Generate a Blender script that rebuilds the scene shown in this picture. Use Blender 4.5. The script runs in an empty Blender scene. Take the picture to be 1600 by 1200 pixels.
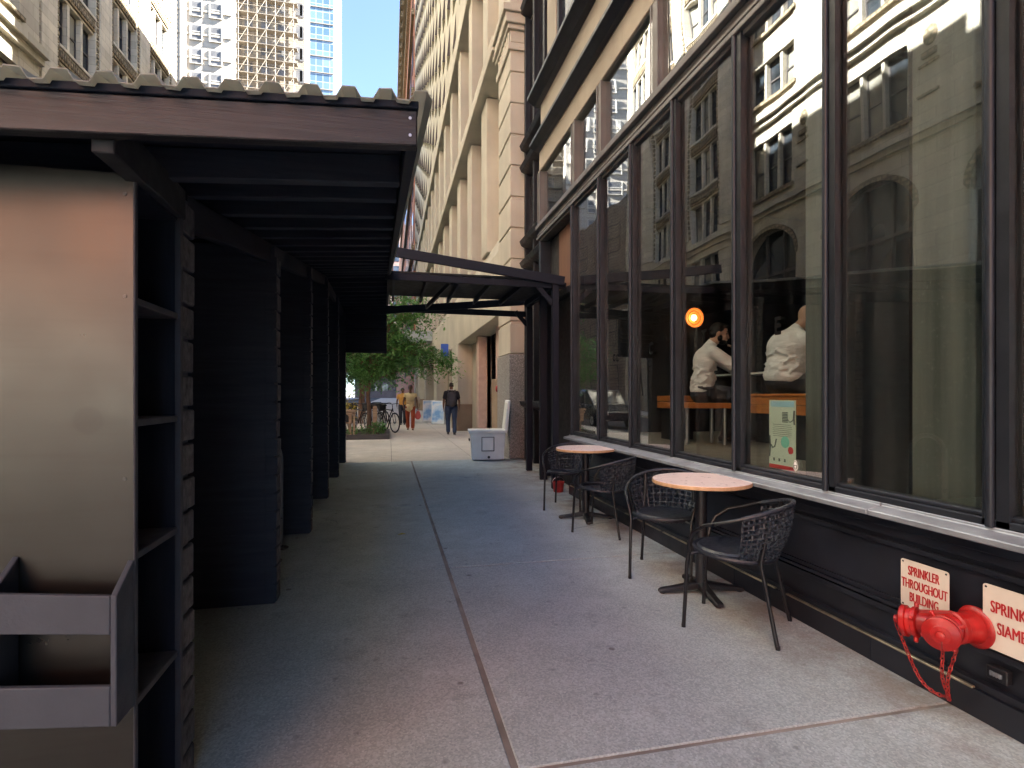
import bpy, math, random
from mathutils import Vector, Matrix, noise as mnoise
R = math.radians
rnd = random.Random(7)
sc = bpy.context.scene
COL = sc.collection
V = Vector

# ---------------------------------------------------------------- camera, sky, sun
TH = math.atan(192 / 850)
cam_d = bpy.data.cameras.new('camera')
cam = bpy.data.objects.new('camera', cam_d)
COL.objects.link(cam)
cam.location = (0, 0, 1.35)
cam.rotation_euler = (R(90), 0, -TH)
cam_d.sensor_width = 36
cam_d.lens = 850 / 1600 * 36
cam_d.shift_y = 17 / 1600
cam_d.clip_start = 0.05
cam_d.clip_end = 3000
sc.camera = cam

SUN = V((0.76, -0.15, 0.64)).normalized()
world = bpy.data.worlds.new('World')
sc.world = world
world.use_nodes = True
wn = world.node_tree
sky = wn.nodes.new('ShaderNodeTexSky')
sky.sky_type = 'NISHITA'
sky.sun_disc = False
sky.sun_elevation = math.asin(SUN.z)
sky.sun_rotation = math.atan2(SUN.x, SUN.y)
sky.air_density = 0.55
sky.dust_density = 0.45
sky.ozone_density = 1.0
wn.links.new(sky.outputs[0], wn.nodes['Background'].inputs[0])
wn.nodes['Background'].inputs[1].default_value = 0.05
sun_d = bpy.data.lights.new('sun', 'SUN')
sun_d.energy = 5.0
sun_d.angle = R(0.5)
sun_d.color = (1.0, 0.985, 0.95)
sun = bpy.data.objects.new('sun', sun_d)
COL.objects.link(sun)
sun.rotation_euler = SUN.to_track_quat('Z', 'Y').to_euler()
sun.location = (0, -10, 60)
sc.view_settings.view_transform = 'Standard'
sc.view_settings.look = 'None'
sc.view_settings.exposure = 4.0
sc.view_settings.gamma = 1.0
sc.cycles.max_bounces = 8
sc.cycles.transparent_max_bounces = 16
sc.cycles.caustics_reflective = False
sc.cycles.caustics_refractive = False

# ---------------------------------------------------------------- materials
class NT:
    def __init__(s, name):
        s.m = bpy.data.materials.new(name)
        s.m.use_nodes = True
        s.t = s.m.node_tree
        s.b = s.t.nodes['Principled BSDF']
        s.co = s.t.nodes.new('ShaderNodeTexCoord')
    def n(s, typ, **kw):
        x = s.t.nodes.new('ShaderNode' + typ)
        for k, v in kw.items():
            setattr(x, k, v)
        return x
    def l(s, a, b):
        s.t.links.new(a, b)
    def mapped(s, scale, coord='Object'):
        mp = s.n('Mapping')
        mp.inputs['Scale'].default_value = scale if isinstance(scale, (tuple, list)) else (scale,) * 3
        s.l(s.co.outputs[coord], mp.inputs[0])
        return mp.outputs[0]
    def noise(s, scale, detail=4, vec=None, rough=0.55):
        x = s.n('TexNoise')
        x.inputs['Scale'].default_value = 1.0
        x.inputs['Detail'].default_value = detail
        x.inputs['Roughness'].default_value = rough
        s.l(vec if vec else s.mapped(scale), x.inputs['Vector'])
        return x.outputs['Fac']
    def ramp(s, fac, stops):
        r = s.n('ValToRGB')
        e = r.color_ramp.elements
        while len(e) < len(stops):
            e.new(0.5)
        for i, (p, c) in enumerate(stops):
            e[i].position = p
            if not isinstance(c, (tuple, list)):
                c = (c, c, c)
            e[i].color = (*c[:3], 1)
        s.l(fac, r.inputs[0])
        return r.outputs[0]
    def mix(s, fac, a, b, blend='MIX'):
        x = s.n('Mix', data_type='RGBA', blend_type=blend)
        if isinstance(fac, (int, float)):
            x.inputs[0].default_value = fac
        else:
            s.l(fac, x.inputs[0])
        for i, v in ((6, a), (7, b)):
            if isinstance(v, (tuple, list)):
                x.inputs[i].default_value = (*v[:3], 1)
            else:
                s.l(v, x.inputs[i])
        return x.outputs[2]
    def bump(s, h, strength=0.3, dist=0.01):
        b = s.n('Bump')
        b.inputs['Strength'].default_value = strength
        b.inputs['Distance'].default_value = dist
        s.l(h, b.inputs['Height'])
        s.l(b.outputs[0], s.b.inputs['Normal'])
        return b
    def col(s, c):
        if isinstance(c, (tuple, list)):
            s.b.inputs['Base Color'].default_value = (*c[:3], 1)
        else:
            s.l(c, s.b.inputs['Base Color'])
    def set(s, **kw):
        for k, v in kw.items():
            k = {'rough': 'Roughness', 'metal': 'Metallic', 'spec': 'Specular IOR Level', 'coat': 'Coat Weight'}[k]
            if isinstance(v, (int, float)):
                s.b.inputs[k].default_value = v
            else:
                s.l(v, s.b.inputs[k])

def plain(name, c, rough=0.6, metal=0.0, var=0.25, scale=6, bump=0.15, bscale=60, spec=0.5, bdist=0.004):
    t = NT(name)
    f = t.noise(scale, 5)
    lo = tuple(x * (1 - var) for x in c)
    hi = tuple(min(1, x * (1 + var)) for x in c)
    t.col(t.ramp(f, [(0.3, lo), (0.7, hi)]))
    rr = t.ramp(t.noise(scale * 2.3, 3), [(0.3, max(0.02, rough - 0.1)), (0.7, min(1, rough + 0.1))])
    t.set(rough=rr, metal=metal, spec=spec)
    if bump:
        t.bump(t.noise(bscale, 3), bump, bdist)
    return t.m

def wood(name, dark, light, axis=0, rough=0.6, bump=0.4, scale=9.0, stretch=14.0, spec=0.4, grain_stops=(0.35, 0.75)):
    t = NT(name)
    s = [scale * stretch / 4] * 3
    s[axis] = scale / 4
    f = t.noise(1, 6, t.mapped(tuple(s)), 0.65)
    g = t.noise(2.2, 3)
    c = t.ramp(f, [(grain_stops[0], dark), (grain_stops[1], light)])  # grain contrast between the two wood tones
    c = t.mix(t.ramp(g, [(0.35, 0.0), (0.75, 0.5)]), c, dark)
    w = t.noise(1, 6, t.mapped(tuple(x * 2.2 for x in s)), 0.7)
    c = t.mix(t.ramp(w, [(0.66, 0.0), (0.74, 0.45)]), c, tuple(min(1, x * 2.4) for x in light))
    t.col(c)
    t.set(rough=rough, spec=spec)
    t.bump(f, bump, 0.004)
    return t.m

def concrete(name, base, stain, warm=None, speck=0.5, grime=False):
    t = NT(name)
    big = t.noise(0.55, 5)
    mid = t.noise(4.0, 6, None, 0.65)
    fine = t.noise(90, 3)
    c = t.ramp(big, [(0.3, tuple(x * 0.8 for x in base)), (0.7, tuple(x * 1.14 for x in base))])
    c = t.mix(t.ramp(mid, [(0.35, 0.0), (0.72, 0.55)]), c, tuple(x * 0.72 for x in base))
    # dark worn blotches
    bl = t.noise(2.3, 4)
    c = t.mix(t.ramp(bl, [(0.60, 0.0), (0.70, 0.55)]), c, stain)
    spots = t.n('TexVoronoi')
    spots.inputs['Scale'].default_value = 1.0
    t.l(t.mapped(5.5), spots.inputs['Vector'])
    c = t.mix(t.ramp(spots.outputs['Distance'], [(0.045, 0.6), (0.10, 0.0)]), c, tuple(x * 0.45 for x in base))
    # aggregate
    vo = t.n('TexVoronoi')
    vo.inputs['Scale'].default_value = 1.0
    t.l(t.mapped(120), vo.inputs['Vector'])
    ag = t.ramp(vo.outputs['Color'], [(0.2, 0.0), (0.9, 1.0)])
    c = t.mix(0.30 * speck, c, ag, 'OVERLAY')
    sp2 = t.n('TexVoronoi')
    sp2.inputs['Scale'].default_value = 1.0
    t.l(t.mapped(34), sp2.inputs['Vector'])
    c = t.mix(t.ramp(sp2.outputs['Distance'], [(0.07, 0.55 * speck), (0.12, 0.0)]), c, tuple(min(1, x * 2.4) for x in base))
    if grime:
        wob = t.noise(1.7, 4)
        ad = t.n('Vector' + 'Math', operation='MULTIPLY_ADD')
        t.l(t.co.outputs['Object'], ad.inputs[0])
        ad.inputs[1].default_value = (1, 1, 1)
        cx = t.n('CombineXYZ')
        t.l(wob, cx.inputs[0]); t.l(wob, cx.inputs[1])
        t.l(cx.outputs[0], ad.inputs[2])
        ck = t.n('TexVoronoi', feature='DISTANCE_TO_EDGE')
        ck.inputs['Scale'].default_value = 0.42
        t.l(ad.outputs[0], ck.inputs['Vector'])
        line = t.ramp(ck.outputs['Distance'], [(0.0, 0.75), (0.0035, 0.0)])
        c = t.mix(t.mix(1.0, line, t.ramp(t.noise(0.6, 2), [(0.50, 0.0), (0.58, 1.0)]), 'MULTIPLY'), c, tuple(x * 0.4 for x in base))
        sx = t.n('SeparateXYZ')
        t.l(t.co.outputs['Object'], sx.inputs[0])
        mr = t.n('MapRange')
        mr.inputs[1].default_value = 1.75; mr.inputs[2].default_value = 2.42
        t.l(sx.outputs[0], mr.inputs[0])
        dirt = t.mix(1.0, mr.outputs[0], t.ramp(t.noise(3.2, 6, None, 0.7), [(0.38, 0.0), (0.62, 0.8)]), 'MULTIPLY')
        c = t.mix(dirt, c, (0.17, 0.13, 0.10))
        gum = t.n('TexVoronoi')
        gum.inputs['Scale'].default_value = 1.0
        t.l(t.mapped(2.3), gum.inputs['Vector'])
        c = t.mix(t.ramp(gum.outputs['Distance'], [(0.035, 0.65), (0.05, 0.0)]), c, (0.09, 0.09, 0.095))
        bl2 = t.noise(5.5, 5, None, 0.7)
        c = t.mix(t.ramp(bl2, [(0.62, 0.0), (0.72, 0.6)]), c, (0.16, 0.165, 0.18))
    if warm:
        c = t.mix(t.ramp(t.noise(0.9, 4), [(0.52, 0.0), (0.7, 0.55)]), c, warm)
    t.col(c)
    t.set(rough=t.ramp(mid, [(0.3, 0.62), (0.7, 0.85)]), spec=0.35)
    t.bump(t.mix(0.5, fine, mid), 0.35, 0.004)
    return t.m

def stone(name, c, rough=0.8, joint=None, var=0.15, streak=0.25):
    """limestone / terracotta with rain streaks; joint=(w,h) draws ashlar joints"""
    t = NT(name)
    f = t.noise(0.8, 5)
    col = t.ramp(f, [(0.3, tuple(x * (1 - var) for x in c)), (0.7, tuple(x * (1 + var) for x in c))])
    st = t.noise(1, 4, t.mapped((3.5, 3.5, 0.25)))
    col = t.mix(t.ramp(st, [(0.5, 0.0), (0.75, streak)]), col, tuple(x * 0.55 for x in c))
    h = t.noise(30, 4)
    if joint:
        sx = t.n('SeparateXYZ')
        t.l(t.co.outputs['Object'], sx.inputs[0])
        ad = t.n('Math', operation='ADD')
        t.l(sx.outputs[0], ad.inputs[0])
        t.l(sx.outputs[1], ad.inputs[1])
        cb = t.n('CombineXYZ')
        t.l(ad.outputs[0], cb.inputs[0])
        t.l(sx.outputs[2], cb.inputs[1])
        br = t.n('TexBrick')
        br.inputs['Scale'].default_value = 1.0
        br.inputs['Brick Width'].default_value = joint[0]
        br.inputs['Row Height'].default_value = joint[1]
        br.inputs['Mortar Size'].default_value = joint[2] if len(joint) > 2 else 0.012
        br.inputs['Color1'].default_value = (1, 1, 1, 1)
        br.inputs['Color2'].default_value = (0.82, 0.82, 0.82, 1)
        br.inputs['Mortar'].default_value = (0.45, 0.45, 0.45, 1)
        t.l(cb.outputs[0], br.inputs['Vector'])
        col = t.mix(1.0, col, br.outputs['Color'], 'MULTIPLY')
    t.col(col)
    t.set(rough=rough, spec=0.3)
    t.bump(h, 0.25, 0.01)
    return t.m

def granite(name):
    t = NT(name)
    vo = t.n('TexVoronoi')
    vo.inputs['Scale'].default_value = 1.0
    t.l(t.mapped(85), vo.inputs['Vector'])
    c = t.ramp(vo.outputs['Color'], [(0.15, (0.13, 0.125, 0.12)), (0.5, (0.27, 0.255, 0.24)), (0.9, (0.46, 0.44, 0.41))])
    c = t.mix(t.ramp(t.noise(1.5, 4), [(0.4, 0.0), (0.7, 0.4)]), c, (0.19, 0.17, 0.15))
    t.col(c)
    t.set(rough=0.5)
    return t.m

def glass_pane(name, ior=1.75, tint=(0.86, 0.9, 0.88), wave=0.02, dirt=0.04):
    t = NT(name)
    t.t.nodes.remove(t.b)
    out = t.t.nodes['Material Output']
    tr = t.n('BsdfTransparent')
    tr.inputs[0].default_value = (*tint, 1)
    gl = t.n('BsdfGlossy')
    gl.inputs['Roughness'].default_value = 0.006
    gl.inputs['Color'].default_value = (0.95, 0.97, 1, 1)
    lw = t.n('LayerWeight')
    lw.inputs[0].default_value = 0.5
    pw = t.n('Math', operation='POWER')
    t.l(lw.outputs['Facing'], pw.inputs[0])
    pw.inputs[1].default_value = 3.6
    fr = t.n('Math', operation='MULTIPLY_ADD')
    t.l(pw.outputs[0], fr.inputs[0])
    fr.inputs[1].default_value = 1.0 - ior
    fr.inputs[2].default_value = ior
    nz = t.noise(1, 1.5, t.mapped((1.0, 1.0, 0.55)))
    bp = t.n('Bump')
    bp.inputs['Strength'].default_value = 1.0
    bp.inputs['Distance'].default_value = wave
    t.l(nz, bp.inputs['Height'])
    t.l(bp.outputs[0], gl.inputs['Normal'])
    mx = t.n('MixShader')
    t.l(fr.outputs[0], mx.inputs[0])
    t.l(tr.outputs[0], mx.inputs[1])
    t.l(gl.outputs[0], mx.inputs[2])
    df = t.n('BsdfDiffuse')
    df.inputs[0].default_value = (0.5, 0.5, 0.47, 1)
    m2 = t.n('MixShader')
    sp = t.noise(1, 5, t.mapped((9, 9, 0.9)))
    t.l(t.ramp(sp, [(0.45, 0.0), (0.8, dirt)]), m2.inputs[0])
    t.l(mx.outputs[0], m2.inputs[1])
    t.l(df.outputs[0], m2.inputs[2])
    t.l(m2.outputs[0], out.inputs[0])
    return t.m

def facade_glass(name, c=(0.02, 0.025, 0.03), rough=0.08, spec=0.9):
    t = NT(name)
    f = t.noise(0.35, 2)
    t.col(t.ramp(f, [(0.35, tuple(x * 0.5 for x in c)), (0.65, tuple(min(1, x * 2.2) for x in c))]))
    t.set(rough=rough, spec=spec)
    t.bump(t.noise(1.3, 1), 0.25, 0.02)
    return t.m

def emit(name, c, strength):
    t = NT(name)
    t.b.inputs['Base Color'].default_value = (*c, 1)
    t.b.inputs['Emission Color'].default_value = (*c, 1)
    t.b.inputs['Emission Strength'].default_value = strength
    return t.m

M = {}
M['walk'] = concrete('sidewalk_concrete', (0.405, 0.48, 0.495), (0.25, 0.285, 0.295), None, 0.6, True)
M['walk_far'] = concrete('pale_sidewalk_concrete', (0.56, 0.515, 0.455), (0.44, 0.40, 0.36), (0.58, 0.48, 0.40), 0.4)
M['joint'] = plain('joint_filler', (0.25, 0.235, 0.21), 0.9, var=0.35, scale=3)
M['asphalt'] = plain('asphalt', (0.05, 0.05, 0.052), 0.9, var=0.3, scale=9, bump=0.4, bscale=150)
M['blackwood'] = wood('black_painted_wood', (0.0075, 0.0095, 0.0165), (0.016, 0.019, 0.029), 0, 0.6, 0.5, spec=0.2)
M['blackwood_y'] = wood('black_painted_board', (0.009, 0.011, 0.019), (0.018, 0.021, 0.032), 1, 0.6, 0.5, spec=0.2)
M['blackwood_z'] = wood('black_painted_post', (0.0085, 0.0105, 0.018), (0.018, 0.021, 0.032), 2, 0.6, 0.5, spec=0.2)
M['plankend'] = plain('worn_plank_ends', (0.085, 0.08, 0.085), 0.8, var=0.6, scale=22, bump=0.6, bscale=40, bdist=0.01)
M['bayboard'] = wood('shade_lifted_black_board', (0.042, 0.046, 0.060), (0.070, 0.074, 0.090), 0, 0.7, 0.4, spec=0.2)  # same black paint, colour lightened to lift the shaded partitions
M['joist'] = wood('black_rafter_wood', (0.020, 0.024, 0.037), (0.042, 0.046, 0.062), 0, 0.65, 0.5, spec=0.2)  # black paint again, colour raised for the shaded roof underside
M['fascia'] = wood('stained_fascia_board', (0.005, 0.0045, 0.006), (0.034, 0.028, 0.031), 0, 0.5, 0.9, 6.0, 46.0, 0.5, (0.40, 0.72))
M['shelfgrey'] = plain('grey_painted_box', (0.038, 0.044, 0.058), 0.6, var=0.12, scale=4, bump=0.2, bscale=90)
M['shelfedge'] = plain('black_shelf', (0.030, 0.030, 0.038), 0.6, var=0.2)
t = NT('scuffed_metal_panel')
c = t.ramp(t.noise(1.2, 4), [(0.3, (0.040, 0.038, 0.035)), (0.7, (0.064, 0.060, 0.055))])
sm = t.n('TexVoronoi')
sm.inputs['Scale'].default_value = 1.0
t.l(t.mapped((3.1, 3.1, 3.1)), sm.inputs['Vector'])
c = t.mix(t.ramp(sm.outputs['Distance'], [(0.10, 0.45), (0.13, 0.0)]), c, (0.035, 0.032, 0.03))
gr = t.noise(1, 4, t.mapped((2, 2, 40)))
c = t.mix(t.ramp(gr, [(0.5, 0.0), (0.8, 0.25)]), c, (0.035, 0.03, 0.026))
t.col(c)
t.set(metal=0.9, rough=t.ramp(t.noise(3.5, 5), [(0.3, 0.27), (0.7, 0.38)]))
t.bump(t.noise(160, 2), 0.05, 0.001)
M['panel'] = t.m
t = NT('translucent_roof_sheet')
t.col(t.ramp(t.noise(1, 4, t.mapped((9, 2, 9))), [(0.3, (0.36, 0.37, 0.34)), (0.7, (0.55, 0.56, 0.51))]))
t.set(rough=0.45)
tl = t.n('BsdfTranslucent')
tl.inputs[0].default_value = (0.50, 0.51, 0.46, 1)
ms = t.n('MixShader')
ms.inputs[0].default_value = 0.55
t.l(t.b.outputs[0], ms.inputs[1]); t.l(tl.outputs[0], ms.inputs[2])
t.l(ms.outputs[0], t.t.nodes['Material Output'].inputs[0])
M['corr'] = t.m
M['steel'] = plain('dull_steel', (0.45, 0.46, 0.48), 0.38, 0.9, 0.12, 8, 0.1)
M['sill'] = plain('worn_aluminium_sill', (0.30, 0.33, 0.37), 0.48, 0.5, 0.25, 5, 0.15)
M['bronze'] = plain('dark_bronze_frame', (0.017, 0.021, 0.029), 0.42, 0.0, 0.25, 4, 0.02, spec=0.3)
M['bronze_dk'] = plain('blackened_frame', (0.014, 0.017, 0.023), 0.45, 0.0, 0.25, 5, 0.05, spec=0.25)
M['taupe'] = plain('taupe_painted_frame', (0.12, 0.115, 0.11), 0.5, 0.0, 0.2, 3, 0.08)
M['black'] = plain('gloss_black_paint', (0.010, 0.012, 0.019), 0.38, 0, 0.35, 4, 0.04, 20)
M['brass'] = plain('worn_brass_strip', (0.42, 0.37, 0.27), 0.4, 0.9, 0.4, 9, 0.2)
M['beige'] = stone('beige_limestone', (0.35, 0.315, 0.25), 0.8, None, 0.15, 0.3)
M['cream'] = stone('cream_limestone', (0.47, 0.44, 0.355), 0.8, (1.5, 0.66, 0.012), 0.12, 0.25)
M['cream_p'] = stone('plain_cream_limestone', (0.47, 0.44, 0.355), 0.8, None, 0.12, 0.2)
M['waffle'] = stone('cream_precast', (0.47, 0.44, 0.355), 0.8, None, 0.1, 0.15)
M['granite'] = granite('speckled_granite')
M['brownstone'] = stone('brown_stone', (0.27, 0.20, 0.14), 0.8, None, 0.2, 0.2)
M['terra'] = stone('buff_terracotta', (0.60, 0.535, 0.415), 0.8, (0.9, 0.45, 0.008), 0.14, 0.35)
M['terra_b'] = stone('warm_limestone', (0.47, 0.42, 0.325), 0.8, (1.4, 0.6, 0.008), 0.12, 0.3)
M['terra_d'] = stone('carved_buff_stone', (0.34, 0.265, 0.165), 0.85, (0.30, 0.22, 0.05), 0.25, 0.3)
M['greystone'] = stone('grey_green_stone', (0.36, 0.36, 0.31), 0.8, (1.2, 0.5, 0.01), 0.15, 0.4)
M['whitebrick'] = stone('white_glazed_brick', (0.40, 0.355, 0.29), 0.7, (2.0, 0.6, 0.015), 0.06, 0.1)
M['tanwall'] = stone('tan_brick', (0.30, 0.25, 0.19), 0.85, (0.6, 0.3, 0.02), 0.15, 0.3)
M['redbrick'] = stone('red_brick', (0.40, 0.16, 0.085), 0.85, (0.42, 0.15, 0.012), 0.2, 0.15)
M['greybrick'] = stone('grey_stone', (0.22, 0.165, 0.145), 0.8, (1, 0.5, 0.01), 0.1, 0.2)
M['wglass'] = facade_glass('window_glass')
M['wglass_p'] = facade_glass('curtained_window_glass', (0.16, 0.15, 0.12), 0.12, 0.9)
M['wframe'] = plain('dark_window_frame', (0.06, 0.05, 0.045), 0.6, var=0.2)
M['wframe_w'] = plain('pale_window_frame', (0.45, 0.42, 0.36), 0.6, var=0.2)
M['glass'] = glass_pane('shop_window_glass', 0.15, (0.93, 0.96, 0.95), 0.0042, 0.03)
M['plaster'] = NT('streaked_grey_plaster')
t = M['plaster']
c = t.ramp(t.noise(1, 5, t.mapped((14, 14, 0.7))), [(0.3, (0.075, 0.082, 0.072)), (0.7, (0.15, 0.158, 0.138))])
c = t.mix(t.ramp(t.noise(60, 2), [(0.6, 0.0), (0.8, 0.4)]), c, (0.26, 0.265, 0.24))
t.col(c)
t.set(rough=0.85)
M['plaster'] = t.m
M['darkwall'] = plain('black_interior_paint', (0.010, 0.011, 0.013), 0.75, var=0.2)
M['shopfloor'] = concrete('polished_shop_floor', (0.30, 0.265, 0.215), (0.2, 0.18, 0.15), None, 0.3)
M['bench'] = wood('orange_stained_wood', (0.42, 0.13, 0.03), (0.62, 0.23, 0.06), 1, 0.4, 0.2, 6, 12, 0.5, (0.3, 0.7))
M['brownpanel'] = wood('brown_wood_panel', (0.12, 0.06, 0.035), (0.2, 0.11, 0.07), 2, 0.5)
M['laminate'] = plain('pale_pink_laminate', (0.84, 0.70, 0.665), 0.35, 0, 0.06, 12, 0.05)
M['plyedge'] = wood('plywood_edge', (0.42, 0.25, 0.13), (0.62, 0.41, 0.23), 2, 0.6, 0.2)
M['castiron'] = plain('black_cast_iron', (0.010, 0.010, 0.013), 0.45, 0.1, 0.25, 12, 0.3, 120)
M['chairtube'] = plain('black_steel_tube', (0.008, 0.008, 0.010), 0.35, 0.1, 0.2, 12, 0.05)
M['rattan'] = plain('black_rattan_strip', (0.013, 0.017, 0.026), 0.45, 0, 0.4, 30, 0.3, 150)
M['cushion'] = plain('dark_navy_vinyl', (0.014, 0.018, 0.028), 0.36, 0, 0.2, 14, 0.25, 40)
M['red'] = plain('red_enamel', (0.36, 0.010, 0.009), 0.40, 0, 0.38, 14, 0.35, 26, 0.5)
M['redchain'] = plain('chipped_red_chain', (0.28, 0.018, 0.016), 0.45, 0, 0.5, 30, 0.2)
M['sign'] = plain('cream_enamel_sign', (0.62, 0.565, 0.50), 0.4, 0, 0.05, 5, 0.03)
M['signred'] = plain('red_sign_lettering', (0.42, 0.02, 0.025), 0.45, 0, 0.15, 8, 0)
M['screw'] = plain('dark_screw', (0.05, 0.05, 0.05), 0.4, 0.5)
M['vinyl'] = plain('black_vinyl_lettering', (0.004, 0.004, 0.004), 0.8, 0, 0.1, 8, 0, spec=0.1)
M['white'] = plain('white_plastic', (0.74, 0.76, 0.76), 0.42, 0, 0.07, 5, 0.08)
M['whiteinner'] = plain('off_white_liner', (0.66, 0.66, 0.62), 0.5, 0, 0.1, 5, 0.08)
M['rubber'] = plain('black_rubber', (0.015, 0.015, 0.016), 0.7, 0, 0.2)
M['poster'] = plain('mint_poster', (0.62, 0.72, 0.58), 0.6, 0, 0.05, 6, 0)
M['posterblue'] = plain('pale_blue_ink', (0.38, 0.62, 0.70), 0.6, 0, 0.1, 9, 0)
M['postermint'] = plain('mint_ink', (0.22, 0.62, 0.48), 0.6, 0, 0.1, 9, 0)
M['posterred'] = plain('red_ink', (0.62, 0.06, 0.06), 0.6, 0, 0.1, 9, 0)
M['ink'] = plain('grey_ink', (0.10, 0.12, 0.11), 0.6, 0, 0.2, 20, 0)
M['paper'] = plain('white_paper', (0.8, 0.8, 0.8), 0.6, 0, 0.03, 6, 0)
M['standsteel'] = plain('dull_dark_steel', (0.16, 0.16, 0.17), 0.35, 0.7, 0.2)
M['bluesign'] = plain('blue_sign', (0.03, 0.09, 0.42), 0.4, 0, 0.1, 6, 0)
M['skin_l'] = plain('tan_skin', (0.50, 0.29, 0.205), 0.5, 0, 0.08, 10, 0.05, spec=0.4)
M['skin_d'] = plain('brown_skin', (0.13, 0.062, 0.036), 0.45, 0, 0.15, 10, 0.05, spec=0.4)
M['skin_m'] = plain('medium_skin', (0.24, 0.12, 0.075), 0.45, 0, 0.12, 10, 0.05, spec=0.4)
M['hair'] = plain('black_hair', (0.012, 0.010, 0.009), 0.55, 0, 0.4, 60, 0.6, 120)
M['hairbrown'] = plain('dark_brown_hair', (0.055, 0.022, 0.014), 0.6, 0, 0.4, 60, 0.6, 120)
def cloth(name, c, var=0.10):
    t = NT(name)
    f = t.noise(7, 5)
    t.col(t.ramp(f, [(0.3, tuple(x * (1 - var) for x in c)), (0.7, tuple(min(1, x * (1 + var)) for x in c))]))
    t.set(rough=0.85, spec=0.2)
    t.bump(t.noise(1, 3, t.mapped((9, 9, 22))), 0.6, 0.03)
    return t.m
M['shirt'] = cloth('white_cotton', (0.84, 0.81, 0.80))
M['apron'] = cloth('charcoal_apron', (0.045, 0.048, 0.062))
M['trousers'] = cloth('black_trousers', (0.040, 0.041, 0.050))
M['denim'] = cloth('dark_blue_denim', (0.035, 0.055, 0.10))
M['blacktee'] = cloth('black_cotton', (0.022, 0.022, 0.026))
M['pack'] = cloth('black_nylon', (0.05, 0.052, 0.06))
M['creamtop'] = cloth('cream_fabric', (0.68, 0.52, 0.30))
M['rust'] = cloth('rust_trousers', (0.34, 0.075, 0.035))
M['orange'] = cloth('mustard_top', (0.50, 0.26, 0.07))
M['pinkbag'] = cloth('red_pink_bag', (0.62, 0.13, 0.12))
M['shoe'] = plain('black_shoe', (0.015, 0.015, 0.017), 0.4, 0, 0.2)
M['sole'] = plain('grey_sole', (0.2, 0.2, 0.2), 0.6, 0, 0.2)
M['bark'] = wood('tree_bark', (0.12, 0.075, 0.05), (0.27, 0.18, 0.125), 2, 0.9, 0.8, 12, 6)
t = NT('leaf_green')
oi = t.n('ObjectInfo')
g1 = t.noise(1.6, 3)
t.col(t.ramp(g1, [(0.3, (0.045, 0.12, 0.034)), (0.55, (0.09, 0.22, 0.05)), (0.75, (0.18, 0.32, 0.07))]))
t.set(rough=0.5)
t.b.inputs['Transmission Weight'].default_value = 0.0
tl = t.n('BsdfTranslucent')
tl.inputs[0].default_value = (0.12, 0.28, 0.06, 1)
ms = t.n('MixShader')
ms.inputs[0].default_value = 0.35
out = t.t.nodes['Material Output']
t.l(t.b.outputs[0], ms.inputs[1])
t.l(tl.outputs[0], ms.inputs[2])
t.l(ms.outputs[0], out.inputs[0])
M['leaf'] = t.m
M['yellowleaf'] = plain('yellow_green_leaf', (0.42, 0.36, 0.05), 0.6, 0, 0.3)
M['soil'] = plain('dark_soil', (0.07, 0.05, 0.035), 0.95, 0, 0.4, 12, 0.6, 30)
M['timber'] = wood('dark_bed_timber', (0.05, 0.045, 0.045), (0.10, 0.09, 0.085), 0, 0.8)
M['tanwood'] = wood('weathered_tan_wood', (0.26, 0.18, 0.115), (0.42, 0.31, 0.21), 0, 0.8)
M['tyre'] = plain('bike_tyre', (0.014, 0.014, 0.015), 0.75, 0, 0.2)
M['bikeblack'] = plain('black_bike_paint', (0.016, 0.016, 0.02), 0.3, 0.1, 0.2)
M['bikegrey'] = plain('silver_bike_paint', (0.35, 0.37, 0.40), 0.3, 0.6, 0.2)
M['scaf'] = plain('tan_scaffold', (0.24, 0.205, 0.16), 0.7, 0, 0.2)
M['farglass'] = plain('pale_far_glass', (0.13, 0.125, 0.12), 0.3, 0, 0.4, 0.5, 0)  # window colour made paler to stand in for distant glare
M['darkcar'] = plain('dark_car_paint', (0.02, 0.022, 0.028), 0.25, 0.1, 0.1)
M['yellow'] = plain('yellow_car_paint', (0.72, 0.42, 0.03), 0.3, 0, 0.05)
M['carglass'] = facade_glass('car_glass', (0.02, 0.024, 0.028), 0.05)
M['awning'] = plain('grey_green_canopy', (0.33, 0.38, 0.35), 0.7, 0, 0.1)
M['shutter'] = plain('grey_roller_shutter', (0.36, 0.36, 0.37), 0.45, 0.5, 0.1)
M['pinkwall'] = plain('pale_pink_wall', (0.48, 0.36, 0.30), 0.7, 0, 0.1)
M['lamp_metal'] = plain('copper_reflector', (0.62, 0.25, 0.08), 0.22, 0.95, 0.2, 10, 0.2)
M['bulb'] = emit('glowing_bulb', (1.0, 0.66, 0.25), 0.9)
M['lampglow'] = emit('lit_amber_glass', (1.0, 0.26, 0.04), 0.07)
M['bucket'] = plain('red_plastic', (0.30, 0.02, 0.02), 0.5, 0, 0.1)
t = NT('blue_street_poster')
c = t.ramp(t.noise(2.6, 5), [(0.36, (0.16, 0.34, 0.62)), (0.5, (0.42, 0.58, 0.74)), (0.6, (0.74, 0.76, 0.78)), (0.72, (0.62, 0.50, 0.52))])
t.col(c)
t.set(rough=0.5)
M['bluemap'] = t.m
t = NT('curtain_wall_glass')
br = t.n('TexBrick')
sx = t.n('SeparateXYZ')
t.l(t.co.outputs['Object'], sx.inputs[0])
ad = t.n('Math', operation='ADD')
t.l(sx.outputs[0], ad.inputs[0]); t.l(sx.outputs[1], ad.inputs[1])
cb = t.n('CombineXYZ')
t.l(ad.outputs[0], cb.inputs[0]); t.l(sx.outputs[2], cb.inputs[1])
t.l(cb.outputs[0], br.inputs['Vector'])
br.offset = 0.0
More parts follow.
